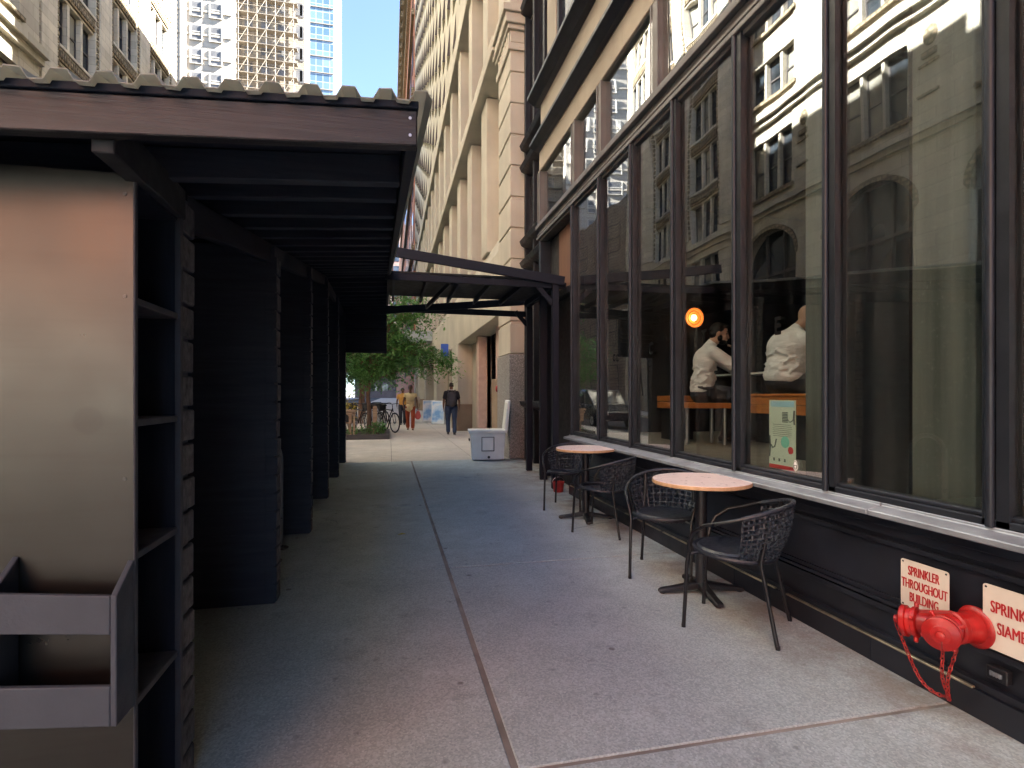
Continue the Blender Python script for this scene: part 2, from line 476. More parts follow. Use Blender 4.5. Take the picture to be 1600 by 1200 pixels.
br.inputs['Scale'].default_value = 1.0
br.inputs['Brick Width'].default_value = 1.6
br.inputs['Row Height'].default_value = 1.9
br.inputs['Mortar Size'].default_value = 0.09
br.inputs['Color1'].default_value = (0.10, 0.17, 0.22, 1)
br.inputs['Color2'].default_value = (0.20, 0.29, 0.34, 1)
br.inputs['Mortar'].default_value = (0.38, 0.42, 0.44, 1)
t.col(br.outputs['Color'])
t.set(rough=0.06, metal=0.35)
M['curtain'] = t.m

# ---------------------------------------------------------------- mesh helpers
OFF = {}
def rotm(ax, ang):
    return Matrix.Rotation(ang, 3, ax)

def frame(d):
    d = d.normalized()
    a = V((0, 0, 1)) if abs(d.z) < 0.9 else V((1, 0, 0))
    u = d.cross(a).normalized()
    return u, d.cross(u).normalized()

class MB:
    def __init__(s):
        s.v = []; s.f = []; s.m = []
    def add(s, vs, fs, mi=0):
        o = len(s.v)
        s.v += [V(p) for p in vs]
        for f in fs:
            s.f.append([i + o for i in f]); s.m.append(mi)
        return s
    def box(s, x0, x1, y0, y1, z0, z1, mi=0):
        x0, x1 = min(x0, x1), max(x0, x1); y0, y1 = min(y0, y1), max(y0, y1); z0, z1 = min(z0, z1), max(z0, z1)
        vs = [(x0, y0, z0), (x1, y0, z0), (x1, y1, z0), (x0, y1, z0), (x0, y0, z1), (x1, y0, z1), (x1, y1, z1), (x0, y1, z1)]
        return s.add(vs, [(3, 2, 1, 0), (4, 5, 6, 7), (0, 1, 5, 4), (1, 2, 6, 5), (2, 3, 7, 6), (3, 0, 4, 7)], mi)
    def hexa(s, vs, mi=0):
        return s.add(vs, [(3, 2, 1, 0), (4, 5, 6, 7), (0, 1, 5, 4), (1, 2, 6, 5), (2, 3, 7, 6), (3, 0, 4, 7)], mi)
    def beam(s, p, q, w, h, up=(0, 0, 1), mi=0):
        """rectangular bar from p to q; w across, h along up"""
        p, q = V(p), V(q)
        d = (q - p).normalized()
        sd = d.cross(V(up)).normalized() * (w / 2)
        u = sd.cross(d).normalized() * (h / 2)
        vs = [p - sd - u, p + sd - u, q + sd - u, q - sd - u, p - sd + u, p + sd + u, q + sd + u, q - sd + u]
        return s.hexa(vs, mi)
    def tube(s, pts, r, n=8, closed=False, mi=0, caps=True, flat=1.0):
        pts = [V(p) for p in pts]
        N = len(pts)
        rs = r if isinstance(r, (list, tuple)) else [r] * N
        rings = []
        pu = None
        for i in range(N):
            a = pts[(i - 1) % N] if (closed or i > 0) else pts[i]
            b = pts[(i + 1) % N] if (closed or i < N - 1) else pts[i]
            d = (b - a).normalized()
            if pu is None:
                u, w = frame(d)
            else:
                u = (pu - d * pu.dot(d)).normalized()
                w = d.cross(u)
            pu = u
            rings.append([pts[i] + (u * math.cos(k * 2 * math.pi / n) + w * math.sin(k * 2 * math.pi / n) * flat) * rs[i] for k in range(n)])
        vs = [p for rg in rings for p in rg]
        fs = []
        for i in range(N if closed else N - 1):
            j = (i + 1) % N
            for k in range(n):
                fs.append((i * n + k, i * n + (k + 1) % n, j * n + (k + 1) % n, j * n + k))
        if not closed and caps:
            fs.append(tuple(range(n - 1, -1, -1)))
            fs.append(tuple((N - 1) * n + k for k in range(n)))
        return s.add(vs, fs, mi)
    def lathe(s, prof, c=(0, 0, 0), n=24, axis=(0, 0, 1), mi=0):
        """prof: (radius, height) list, capped at both ends"""
        ax = V(axis).normalized()
        u, w = frame(ax)
        c = V(c)
        vs = []
        for r, z in prof:
            for k in range(n):
                a = 2 * math.pi * k / n
                vs.append(c + ax * z + (u * math.cos(a) + w * math.sin(a)) * max(r, 1e-4))
        fs = []
        for i in range(len(prof) - 1):
            for k in range(n):
                fs.append((i * n + k, i * n + (k + 1) % n, (i + 1) * n + (k + 1) % n, (i + 1) * n + k))
        fs.append(tuple(range(n - 1, -1, -1)))
        fs.append(tuple((len(prof) - 1) * n + k for k in range(n)))
        return s.add(vs, fs, mi)
    def ell(s, c, r, rot=None, n=16, m=10, mi=0):
        c = V(c)
        vs = []; fs = []
        for i in range(m + 1):
            th = math.pi * i / m
            for k in range(n):
                a = 2 * math.pi * k / n
                p = V((r[0] * max(math.sin(th), 1e-3) * math.cos(a), r[1] * max(math.sin(th), 1e-3) * math.sin(a), r[2] * math.cos(th)))
                vs.append(c + (rot @ p if rot else p))
        for i in range(m):
            for k in range(n):
                fs.append((i * n + k, (i + 1) * n + k, (i + 1) * n + (k + 1) % n, i * n + (k + 1) % n))
        fs.append(tuple(range(n))); fs.append(tuple(m * n + k for k in range(n - 1, -1, -1)))
        return s.add(vs, fs, mi)
    def cap(s, p, q, r0, r1, n=12, flat=None):
        """capsule with rounded ends"""
        p, q = V(p), V(q)
        d = (q - p).normalized()
        pts = []; rs = []
        for k in range(4):
            a = math.pi / 2 * (1 - k / 4)
            pts.append(p - d * r0 * math.sin(a)); rs.append(max(r0 * math.cos(a), 0.001))
        pts.append(p); rs.append(r0); pts.append(q); rs.append(r1)
        for k in range(1, 5):
            a = math.pi / 2 * (k / 4)
            pts.append(q + d * r1 * math.sin(a)); rs.append(max(r1 * math.cos(a), 0.001))
        return s.tube(pts, rs, n)
    def extrude(s, poly, fn, a, b, mi=0):
        """poly list of 2D points, fn(u,v,t)->3D"""
        n = len(poly)
        vs = [fn(u, v, a) for u, v in poly] + [fn(u, v, b) for u, v in poly]
        fs = [tuple(range(n - 1, -1, -1)), tuple(range(n, 2 * n))]
        for i in range(n):
            j = (i + 1) % n
            fs.append((i, j, n + j, n + i))
        return s.add(vs, fs, mi)
    def build(s, name, mats, parent=None, smooth=False, bevel=0.0, local=False, seg=1):
        me = bpy.data.meshes.new(name)
        off = V((0, 0, 0)) if (local or parent is None) else OFF.get(parent.name, V((0, 0, 0)))
        me.from_pydata([tuple(p - off) for p in s.v], [], s.f)
        if not isinstance(mats, (list, tuple)):
            mats = [mats]
        for m in mats:
            me.materials.append(m)
        if len(mats) > 1:
            me.polygons.foreach_set('material_index', s.m)
        me.update()
        import bmesh as _b
        bm = _b.new(); bm.from_mesh(me)
        _b.ops.recalc_face_normals(bm, faces=bm.faces)
        bm.to_mesh(me); bm.free()
        if smooth:
            me.polygons.foreach_set('use_smooth', [True] * len(me.polygons))
            me.set_sharp_from_angle(angle=R(38))
        o = bpy.data.objects.new(name, me)
        COL.objects.link(o)
        if parent is not None:
            o.parent = parent
            OFF[o.name] = off if not local else V((0, 0, 0))
        if bevel:
            b = o.modifiers.new('bevel', 'BEVEL')
            b.width = bevel; b.segments = seg; b.limit_method = 'ANGLE'; b.angle_limit = R(40)
        return o

def tag(o, label=None, cat=None, group=None, kind=None):
    if label: o['label'] = label
    if cat: o['category'] = cat
    if group: o['group'] = group
    if kind: o['kind'] = kind
    return o

def thing(name, label, cat, loc=(0, 0, 0), group=None, rz=0.0):
    o = bpy.data.objects.new(name, None)
    o.empty_display_size = 0.1
    COL.objects.link(o)
    o.location = loc
    o.rotation_euler = (0, 0, rz)
    OFF[o.name] = V(loc)
    return tag(o, label, cat, group)

def kids(o):
    return [c for c in bpy.data.objects if c.parent == o]

def dup_part(o, parent, delta):
    """copy of a part shifted by delta, with its own children"""
    c = o.copy(); COL.objects.link(c); c.parent = parent
    c.location = V(o.location) + V(delta)
    for k in CH.get(o.name, []):
        d = k.copy(); COL.objects.link(d); d.parent = c
    return c
CH = {}
def sub(o, parent):
    CH.setdefault(parent.name, []).append(o)
    return o

def dup_thing(root, loc, rz, label=None):
    r = root.copy(); COL.objects.link(r); r.location = loc; r.rotation_euler = (0, 0, rz)
    OFF[r.name] = V(loc)
    if label: r['label'] = label
    for ch in kids(root):
        c = ch.copy(); COL.objects.link(c); c.parent = r
        for g in kids(ch):
            d = g.copy(); COL.objects.link(d); d.parent = c
    return r

def text_geo(body, size, bold=0.0, sx=1.0, align='CENTER', depth=0.001):
    cu = bpy.data.curves.new('lettering', 'FONT')
    cu.body = body; cu.size = size; cu.align_x = align; cu.align_y = 'CENTER'
    cu.offset = bold; cu.extrude = depth
    cu.resolution_u = 3
    o = bpy.data.objects.new('lettering', cu)
    COL.objects.link(o)
    bpy.context.view_layer.update()
    dg = bpy.context.evaluated_depsgraph_get()
    me = bpy.data.meshes.new_from_object(o.evaluated_get(dg))
    vs = [V((v.co.x * sx, v.co.y, v.co.z)) for v in me.vertices]
    fs = [tuple(p.vertices) for p in me.polygons]
    bpy.data.objects.remove(o); bpy.data.curves.remove(cu); bpy.data.meshes.remove(me)
    return vs, fs
# ---------------------------------------------------------------- ground
def struct(o, label=None, cat=None):
    o['kind'] = 'structure'
    return o
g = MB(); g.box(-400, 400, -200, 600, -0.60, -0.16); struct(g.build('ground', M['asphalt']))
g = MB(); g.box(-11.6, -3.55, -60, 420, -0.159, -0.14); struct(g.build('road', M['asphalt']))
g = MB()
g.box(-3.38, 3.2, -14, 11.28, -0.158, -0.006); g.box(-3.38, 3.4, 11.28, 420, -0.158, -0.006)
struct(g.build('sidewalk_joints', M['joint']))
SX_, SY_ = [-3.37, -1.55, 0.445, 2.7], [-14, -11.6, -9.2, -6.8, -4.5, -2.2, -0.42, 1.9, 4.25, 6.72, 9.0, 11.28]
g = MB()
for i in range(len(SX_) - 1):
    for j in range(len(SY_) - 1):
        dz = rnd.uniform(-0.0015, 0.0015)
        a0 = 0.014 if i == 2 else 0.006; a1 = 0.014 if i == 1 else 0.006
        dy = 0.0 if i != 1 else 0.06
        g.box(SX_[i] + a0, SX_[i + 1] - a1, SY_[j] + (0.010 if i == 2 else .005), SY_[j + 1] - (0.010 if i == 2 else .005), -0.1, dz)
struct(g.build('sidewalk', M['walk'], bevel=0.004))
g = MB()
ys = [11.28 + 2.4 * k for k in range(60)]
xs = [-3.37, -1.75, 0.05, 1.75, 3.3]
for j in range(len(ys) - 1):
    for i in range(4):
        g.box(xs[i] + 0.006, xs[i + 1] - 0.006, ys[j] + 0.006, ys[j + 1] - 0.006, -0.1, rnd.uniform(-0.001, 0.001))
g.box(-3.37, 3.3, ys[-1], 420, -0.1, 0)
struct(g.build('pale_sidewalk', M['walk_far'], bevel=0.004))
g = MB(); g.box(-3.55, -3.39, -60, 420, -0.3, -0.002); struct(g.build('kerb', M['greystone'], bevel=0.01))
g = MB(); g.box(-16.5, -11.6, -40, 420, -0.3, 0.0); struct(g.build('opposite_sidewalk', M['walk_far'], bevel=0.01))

# ---------------------------------------------------------------- the shop building on the right
shop = thing('shop_building', 'beige stone shop building with tall dark framed windows behind the round tables', 'building', (2.45, 3, 0))
XG = 2.47
MULL = [7.03, 6.06, 5.18, 4.33, 3.45, 2.61, 1.74, 0.85, -0.02, -0.9, -1.8]
# stall riser (black panelled base)
g = MB()
g.box(2.44, 2.60, -14, 7.03, 0.0, 0.775)
g.box(2.39, 2.44, -14, 7.06, 0.0, 0.118)          # plinth
g.box(2.405, 2.44, -14, 7.05, 0.118, 0.150)
g.box(2.415, 2.44, -14, 7.05, 0.270, 0.300)
g.box(2.405, 2.44, -14, 7.05, 0.312, 0.330)
g.box(2.425, 2.44, -14, 7.05, 0.330, 0.352)
g.box(2.425, 2.44, -14, 7.05, 0.600, 0.625)
g.box(2.410, 2.44, -14, 7.05, 0.655, 0.700)
g.box(2.395, 2.44, -14, 7.05, 0.700, 0.745)
for y in (6.2, 4.9, 3.42, 2.30, 0.9):
    g.box(2.386, 2.392, y - 0.002, y + 0.002, 0.0, 0.118)
o = g.build('base_panel', M['black'], shop, bevel=0.006, seg=2)
g = MB()
y = 7.0
for ln, gap in ((0.55, .1), (0.9, .2), (0.75, .05), (0.4, .25), (0.8, .1), (1.1, .3), (0.6, 2)):
    g.box(2.383, 2.402, y - ln, y, 0.1185, 0.127 + rnd.uniform(-.002, .002))
    y -= ln + gap
g.build('brass_strip', M['brass'], shop, bevel=0.002)
# sill: lengths of worn metal
SILL = [7.14, 5.6, 4.0, 2.27, 0.4, -2.0, -6.0, -14]
for a, b in zip(SILL, SILL[1:]):
    g = MB()
    prof = [(2.335, 0.748), (2.335, 0.776), (2.42, 0.792), (2.42, 0.806), (2.50, 0.806), (2.50, 0.748)]
    g.extrude(prof, lambda u, v, t: (u, t, v), a - 0.003, b + 0.003)
    g.build('sill', M['sill'], shop, bevel=0.004)
# lower window rails
g = MB(); g.box(2.425, 2.53, -14, 7.03, 0.806, 0.838); g.box(2.44, 2.515, -14, 7.03, 0.838, 0.858)
g.build('bottom_rail', M['bronze'], shop, bevel=0.004)
def mullion_mb(y, z0=0.806, z1=3.93, wide=0.075):
    g = MB()
    g.box(2.452, 2.515, y - wide / 2, y + wide / 2, z0, z1, 0)
    g.box(2.425, 2.452, y - wide / 2 - 0.012, y - 0.004, z0, z1, 1)
    g.tube([(2.422, y + 0.018, z0), (2.422, y + 0.018, z1)], 0.017, 10, mi=2)
    g.box(2.425, 2.452, y + 0.036, y + wide / 2 + 0.012, z0, z1, 1)
    return g
mats3 = [M['bronze_dk'], M['bronze_dk'], M['bronze']]
for i, y in enumerate(MULL):
    w = 0.08 if i in (4, 6) else (0.07 if i == 5 else 0.048)
    mullion_mb(y, wide=w).build('mullion', mats3, shop, smooth=True)
# window panes, each hung a touch differently
PANES = []
for a, b in zip(MULL, MULL[1:]):
    g = MB()
    yc, zc = (a + b) / 2, 2.4
    dx = [rnd.uniform(-0.004, 0.004) for _ in range(2)]
    tz = rnd.uniform(-0.006, 0.006)
    vs = []
    for z in (0.84, 3.92):
        for (x, y) in ((0, b), (0.008, b), (0.008, a), (0, a)):
            k = dx[0] if y == a else dx[1]
            vs.append((XG + x + k + tz * (z - zc) / 1.5, y, z))
    g.hexa([vs[0], vs[1], vs[2], vs[3], vs[4], vs[5], vs[6], vs[7]])
    PANES.append(g.build('window_pane', M['glass'], shop))
# transom bar
g = MB()
g.box(2.445, 2.60, -14, 8.80, 3.90, 4.16)
g.box(2.405, 2.445, -14, 8.80, 3.93, 3.975)
g.box(2.42, 2.445, -14, 8.80, 4.00, 4.03)
g.box(2.39, 2.445, -14, 8.82, 4.10, 4.17)
g.build('transom_bar', M['taupe'], shop, bevel=0.008, seg=2)
TR = [8.74, 7.02, 6.08, 4.70, 3.47, 2.6, 1.7, 0.4, -1.8]
for i, y in enumerate(TR):
    g = MB()
    g.box(2.44, 2.60, y - 0.06, y + 0.06, 4.16, 5.06)
    g.box(2.425, 2.44, y - 0.075, y - 0.055, 4.17, 5.06)
    g.box(2.425, 2.44, y + 0.055, y + 0.075, 4.17, 5.06)
    g.build('transom_post', M['taupe'], shop, bevel=0.005)
for a, b in zip(TR, TR[1:]):
    g = MB()
    k, k2 = rnd.uniform(-0.006, 0.006), rnd.uniform(-0.006, 0.006)
    tz = rnd.uniform(-0.012, 0.006)
    g.hexa([(2.50 + k, b + .06, 4.16), (2.508 + k, b + .06, 4.16), (2.508 + k2, a - .06, 4.16), (2.50 + k2, a - .06, 4.16),
            (2.50 + k + tz, b + .06, 5.06), (2.508 + k + tz, b + .06, 5.06), (2.508 + k2 + tz, a - .06, 5.06), (2.50 + k2 + tz, a - .06, 5.06)])
    p = g.build('transom_pane', M['glass'], shop)
g = MB()
g.box(2.56, 2.60, 2.0, 8.7, 4.17, 5.05)  # dark blind board behind the transoms
# lintel, cornices, bands
g2 = MB()
g2.box(2.46, 2.9, -14, 8.82, 5.06, 5.42)
g2.box(2.44, 2.46, -14, 8.82, 5.06, 5.10)
g2.box(2.48, 2.9, -14, 8.80, 5.56, 6.22)
g2.box(2.9, 3.3, -14, 11.2, 6.22, 33)
g2.box(2.60, 2.9, 8.35, 8.82, 6.30, 9.2)
g2.box(2.60, 2.9, 4.6, 5.2, 6.30, 9.2)
g2.box(2.60, 2.9, 0.4, 1.2, 6.30, 9.2)
g2.box(2.55, 2.9, -14, 8.82, 9.2, 10.2)
g2.build('wall', M['beige'], shop, bevel=0.01)
g = MB()
prof = [(2.46, 5.42), (2.40, 5.44), (2.34, 5.48), (2.30, 5.50), (2.30, 5.555), (2.46, 5.56)]
g.extrude(prof, lambda u, v, t: (u, t, v), -14, 8.86)
prof = [(2.48, 6.20), (2.40, 6.22), (2.33, 6.26), (2.27, 6.30), (2.27, 6.36), (2.9, 6.38), (2.9, 6.20)]
g.extrude(prof, lambda u, v, t: (u, t, v), -14, 8.90)
g.build('cornice', M['black'], shop, bevel=0.006)
# upper bay windows
for y0, y1 in ((5.2, 8.35), (1.2, 4.6)):
    n = 3
    w = (y1 - y0) / n
    for k in range(n):
        a, b = y0 + k * w, y0 + (k + 1) * w
        g = MB()
        g.box(2.62, 2.74, a + .003, a + .09, 6.38, 9.2); g.box(2.62, 2.74, b - .09, b - .003, 6.38, 9.2)
        g.box(2.63, 2.73, a + .09, b - .09, 6.38, 6.48); g.box(2.63, 2.73, a + .09, b - .09, 7.70, 7.80); g.box(2.63, 2.73, a + .09, b - .09, 9.10, 9.2)
        f = g.build('upper_window', M['bronze_dk'], shop, bevel=0.008)
        g = MB(); g.box(2.68, 2.69, a + .09, b - .09, 6.48, 7.70); g.box(2.69, 2.70, a + .09, b - .09, 7.8, 9.1)
        g.build('pane', M['wglass'], f)
# set-back bay between the shop front and the neighbour
g = MB()
g.box(2.96, 3.29, 8.82, 11.19, 0, 32.9)
g.box(2.6, 3.3, 8.76, 8.82, 0, 4.0)
g.build('side_wall', M['beige'], shop, bevel=0.01)
g = MB()
for zz in (1.0, 3.9, 4.35, 5.9, 6.35, 9.2):
    prof = [(2.95, zz), (2.70, zz + 0.12), (2.66, zz + 0.22), (2.95, zz + 0.24)]
    g.extrude(prof, lambda u, v, t: (u, t, v), 8.83, 11.1)
for y in (8.86, 9.62, 10.35, 11.04):
    g.box(2.78, 2.94, y, y + 0.10, 0.0, 12)
g.build('side_bay_frame', M['bronze_dk'], shop, bevel=0.01)
for y0 in (8.97, 9.73, 10.46):
    for z0, z1 in ((1.25, 3.85), (4.62, 5.88), (6.62, 9.15), (9.5, 11.9)):
        g = MB(); g.box(2.88, 2.90, y0, y0 + 0.62 if y0 > 10 else y0 + 0.65, z0, z1)
        g.build('side_window', M['wglass'], shop)
# entrance recess
g = MB()
g.box(2.62, 2.66, 7.06, 8.76, 0, 3.92)
g.build('entrance_door', M['darkwall'], shop)
g = MB(); g.box(2.58, 2.615, 7.10, 8.1, 2.95, 3.88); g.build('door_transom_panel', M['brownpanel'], shop, bevel=0.01)
g = MB()
g.box(2.44, 2.62, 7.06, 7.15, 0, 3.90); g.box(2.44, 2.62, 8.66, 8.76, 0, 3.90); g.box(2.50, 2.62, 7.15, 8.66, 2.82, 2.92)
g.build('entrance_frame', M['bronze_dk'], shop, bevel=0.008)
# roof slab so the building is closed
g = MB(); g.box(3.31, 24, -14, 11.15, 32.6, 33.2); g.box(23.5, 24, -14, 11.15, 0, 32.6); g.box(3.31, 23.5, -14, -13.6, 0, 32.6); g.build('roof', M['beige'], shop)
# interior
g = MB(); g.box(2.55, 9, -14, 7.35, 0.70, 0.80); g.build('shop_floor', M['shopfloor'], shop)
g = MB()
g.box(2.601, 9.2, 7.35, 7.5, 0.0, 4.1); g.box(9.0, 9.2, -13.6, 7.35, 0.8, 4.1); g.box(2.601, 9.2, -13.6, 7.5, 4.1, 4.2)
g.box(2.565, 9, -2.2, -2.0, 0.8, 4.1)
g.box(2.575, 2.598, 2.25, 2.66, 0.801, 4.09)
g.box(2.80, 2.86, 0.2, 1.92, 0.801, 4.09)
g.box(2.555, 2.6, 2.0, 8.7, 4.17, 5.05)
g.build('interior_wall', M['darkwall'], shop)
g = MB(); g.box(2.60, 3.05, 2.645, 2.985, 0.801, 4.09); g.box(2.575, 2.90, 1.93, 2.235, 0.801, 4.09)
g.build('plaster_pier', M['plaster'], shop, bevel=0.004)
# black lettering on the panes
for pi, (body, y, z, sz) in ((1, ('C', 5.68, 1.76, 0.11)), (2, ('C', 4.80, 1.79, 0.15)), (3, ('T', 3.90, 1.81, 0.15)), (4, ('E', 3.055, 1.79, 0.16))):
    vs, fs = text_geo(body, sz, 0.004, 0.8)
    g = MB(); g.add([(2.452 - v.z, y - v.x, z + v.y) for v in vs], fs)
    g.build('pane_lettering', M['vinyl'], PANES[pi])

# ---------------------------------------------------------------- neighbouring limestone building with fins
nb = thing('limestone_building', 'cream limestone building with deep window fins and a staggered block facade', 'building', (2.5, 30, 0))
NY1 = 56.0
PIERS = [(20.3, 22.2), (29.6, 31.4), (38.6, 40.4), (47.6, 49.4), (54.2, 56.0)]
g = MB()
for a, b in PIERS:
    g.box(2.5, 3.35, a, b, 1.0, 3.25)
for (a, b) in ((12.6, 14.9), (17.2, 20.3)):
    g.box(3.05, 3.35, a, b, 0.0, 3.25)
# stone band over ground floor, ledges and fins
prof = [(2.52, 3.25), (2.52, 4.75), (2.62, 5.15), (3.4, 5.15), (3.4, 3.25)]
g.extrude(prof, lambda u, v, t: (u, t, v), 12.6, NY1)
prof = [(2.30, 9.28), (2.30, 9.62), (2.62, 9.66), (3.4, 9.66), (3.4, 9.20)]
g.extrude(prof, lambda u, v, t: (u, t, v), 12.3, NY1)
prof = [(2.42, 13.95), (2.42, 14.6), (3.4, 14.6), (3.4, 13.9)]
g.extrude(prof, lambda u, v, t: (u, t, v), 12.3, NY1)
yf = 14.2
FINS = []
while yf < NY1 - 1:
    FINS.append(yf)
    g.box(2.52, 3.36, yf, yf + 0.85, 5.13, 9.22)
    g.box(2.55, 3.36, yf + 0.1, yf + 0.75, 9.64, 13.95)
    yf += 2.78
g.box(3.3, 3.4, 12.6, NY1, 5.1, 14.0)
g.box(2.96, 20, 11.21, 11.5, 0, 31); g.box(2.96, 20, 24.0, 24.3, 14.6, 41); g.box(3.41, 20, 11.5, 24.0, 30.5, 31)
g.box(3.37, 20, NY1 - 0.3, NY1 - 0.01, 0, 41)
g.build('wall', M['cream_p'], nb, bevel=0.015)
for k, y in enumerate(FINS[:-1]):
    for z0, z1 in ((5.2, 9.15), (9.7, 13.9)):
        h = MB(); h.box(3.24, 3.29, y + 0.87, y + 2.76, z0, z1)
        w_ = h.build('window', M['wglass'], nb)
        h = MB(); h.box(3.18, 3.25, y + 1.78, y + 1.85, z0, z1); h.box(3.18, 3.25, y + 0.87, y + 0.93, z0, z1); h.box(3.18, 3.25, y + 2.70, y + 2.76, z0, z1)
        h.build('frame', M['wframe'], w_)
# staggered block wall: each other block leans out towards its foot
g = MB(); g2 = MB()
g.box(2.56, 3.4, 12.3, 24.0, 14.6, 31); g.box(2.56, 3.4, 24.0, NY1, 14.6, 41)  # unseen lower roof at near end, shaped to let sun reach opposite facade
nz, ny = 30, 20
for i in range(nz):
    for j in range(ny):
        z0 = 14.9 + i * 2.0 + (1.0 if j % 2 else 0.0); y0 = 12.8 + j * 2.12
        e = 0.14
        h_ = 1.5
        if z0 + h_ > (29.9 if y0 < 23 else 40.9):
            continue
        vs = [(2.56 - e, y0, z0), (2.57, y0, z0), (2.57, y0 + 1.1, z0), (2.555, y0 + 1.1, z0), (2.555, y0, z0 + h_), (2.57, y0, z0 + h_), (2.57, y0 + 1.1, z0 + h_), (2.553, y0 + 1.1, z0 + h_)]
        g.hexa(vs)
        g2.add([(2.56 - e + 0.004, y0 - 0.006, z0 + 0.0), (2.558, y0 - 0.006, z0 + 0.0), (2.552, y0 - 0.006, z0 + h_ * .97)], [(0, 1, 2)])  # dark triangle laid flat over each block's near side
g.build('block_wall', M['waffle'], nb)
g2.build('dark_sliver', M['wframe'], nb)
# quoin pier and its capital, granite foot
g = MB()
z = 2.23
k = 0
while z < 8.3:
    h = 0.66
    g.box(2.49, 2.96, 11.205, 12.45, z + (0.03 if k else 0), z + h - 0.03)
    g.box(2.515, 2.96, 11.23, 12.42, z - 0.03, z + 0.03)
    z += h; k += 1
g.box(2.49, 2.96, 11.2, 12.45, z, 8.62)
for k, (d, a, b) in enumerate(((0.05, 8.62, 8.78), (0.0, 8.78, 9.05), (0.06, 9.05, 9.15), (0.12, 9.15, 9.35), (0.18, 9.35, 9.5), (0.0, 9.5, 16.0))):
    g.box(2.49 - d, 2.96, 11.2 - d, 12.45 + d, a, b)
for q in range(7):
    g.box(2.46, 2.49, 11.24 + q * 0.17, 11.33 + q * 0.17, 8.80, 9.03)
g.build('quoin_pier', M['cream_p'], nb, bevel=0.012)
g = MB(); g.box(2.47, 2.95, 11.19, 12.5, 0, 2.21); g.build('granite_base', M['granite'], nb, bevel=0.01)
for a, b in PIERS:
    g = MB(); g.box(2.48, 3.36, a - 0.02, b + 0.02, 0, 1.0); g.build('pier_base', M['brownstone'], nb, bevel=0.01)
g = MB(); g.box(2.60, 2.95, 12.52, 13.9, 0, 1.75); g.build('brown_dado', M['brownstone'], nb, bevel=0.01)
# doorway with roller shutter, shop fronts beyond
g = MB()
for q in range(26):
    g.box(3.20, 3.235, 14.95, 17.15, 0.02 + q * 0.122, 0.13 + q * 0.122)
g.build('roller_shutter', M['shutter'], nb)
g = MB(); g.box(2.78, 3.2, 17.2, 17.6, 0, 3.24); g.build('door_jamb', M['pinkwall'], nb, bevel=0.01)
g = MB(); g.box(2.9, 3.2, 14.5, 14.9, 0, 3.24); g.build('door_jamb', M['pinkwall'], nb, bevel=0.01)
SHOPS = [(22.2, 29.6), (31.4, 38.6), (40.4, 47.6), (49.4, 54.2)]
for a, b in SHOPS:
    n = 4
    w = (b - a) / n
    for k in range(n):
        h = MB(); h.box(3.1, 3.14, a + k * w + .05, a + (k + 1) * w - .05, 0.45, 3.2)
        w_ = h.build('shop_window', M['wglass_p'] if k % 2 else M['wglass'], nb)
        h = MB(); h.box(2.98, 3.1, a + k * w + .001, a + k * w + .12, 0, 3.24); h.box(3.0, 3.1, a + k * w + .12, a + (k + 1) * w - .001, 0.0, 0.45); h.box(3.0, 3.1, a + k * w + .12, a + (k + 1) * w - .001, 2.6, 2.72)
        h.build('frame', M['cream_p'], w_)
g = MB(); g.box(3.2, 3.38, 12.6, NY1, 0, 3.25); g.build('shop_back', M['darkwall'], nb)
g = MB(); g.box(0.9, 2.51, 36.3, 32.6, 4.55, 5.15); g.build('entrance_canopy', M['awning'], nb, bevel=0.02)
# corniced red-brown building farther along
fb = thing('corniced_building', 'red brown brick building with a heavy overhanging cornice farther along the right side', 'building', (2.5, 80, 0))
g = MB(); g.box(2.5, 24, NY1, 120, 0, 50); g.box(2.9, 24, 120, 234, 0, 40); g.build('wall', M['redbrick'], fb)  # far stretch added to shade the road beyond
g = MB()
g.box(1.3, 2.5, NY1 + .2, 120, 49.5, 51); g.box(1.7, 2.5, NY1 + .2, 120, 48.6, 49.5); g.box(2.1, 2.5, NY1 + .2, 120, 47.6, 48.6)
for k in range(30):
    g.box(1.45, 2.5, NY1 + 1 + k * 2.1, NY1 + 1.7 + k * 2.1, 48.8, 49.5)
for z in range(8, 46, 8):
    g.box(2.2, 2.5, NY1 + .1, 120, z, z + .6)
g.build('cornice', M['terra_d'], fb)
for zi in range(9):
    for k in range(7):
        h = MB(); h.box(2.44, 2.5, NY1 + 2 + k * 5, NY1 + 4.4 + k * 5, 4 + zi * 4.6, 6.8 + zi * 4.6)
        h.build('window', M['wglass'], fb)
# small blue blade sign on the pier
bs = thing('blade_sign', 'small blue projecting sign on the cream pier above the pavement', 'sign', (2.4, 22.5, 3.4))
g = MB(); g.box(2.13, 2.44, 23.0, 23.06, 2.95, 3.5); g.build('sign_panel', M['bluesign'], bs, bevel=0.005)
g = MB(); g.box(2.40, 2.5, 23.01, 23.05, 3.42, 3.46); g.box(2.40, 2.5, 23.01, 23.05, 3.0, 3.04); g.build('bracket', M['steel'], bs)

# ---------------------------------------------------------------- street wall on the left, also seen in the shop glass
def window_unit(x, y0, y1, z0, z1, parent, glass, frame, inward=-1, rail=True):
    """sash window in a wall facing +X"""
    g = MB(); t = 0.07
    g.box(x - .06, x + .02, y0, y0 + t, z0, z1); g.box(x - .06, x + .02, y1 - t, y1, z0, z1)
    g.box(x - .05, x + .02, y0 + t, y1 - t, z0, z0 + t); g.box(x - .05, x + .02, y0 + t, y1 - t, z1 - t, z1)
    zm = (z0 + z1) / 2
    if rail: g.box(x - .05, x + .03, y0 + t, y1 - t, zm - .04, zm + .04)
    f = g.build('window', frame, parent)
    h = MB(); h.box(x - .045, x - .03, y0 + t, y1 - t, z0 + t, z1 - t)
    h.build('pane', glass, f)
    return f

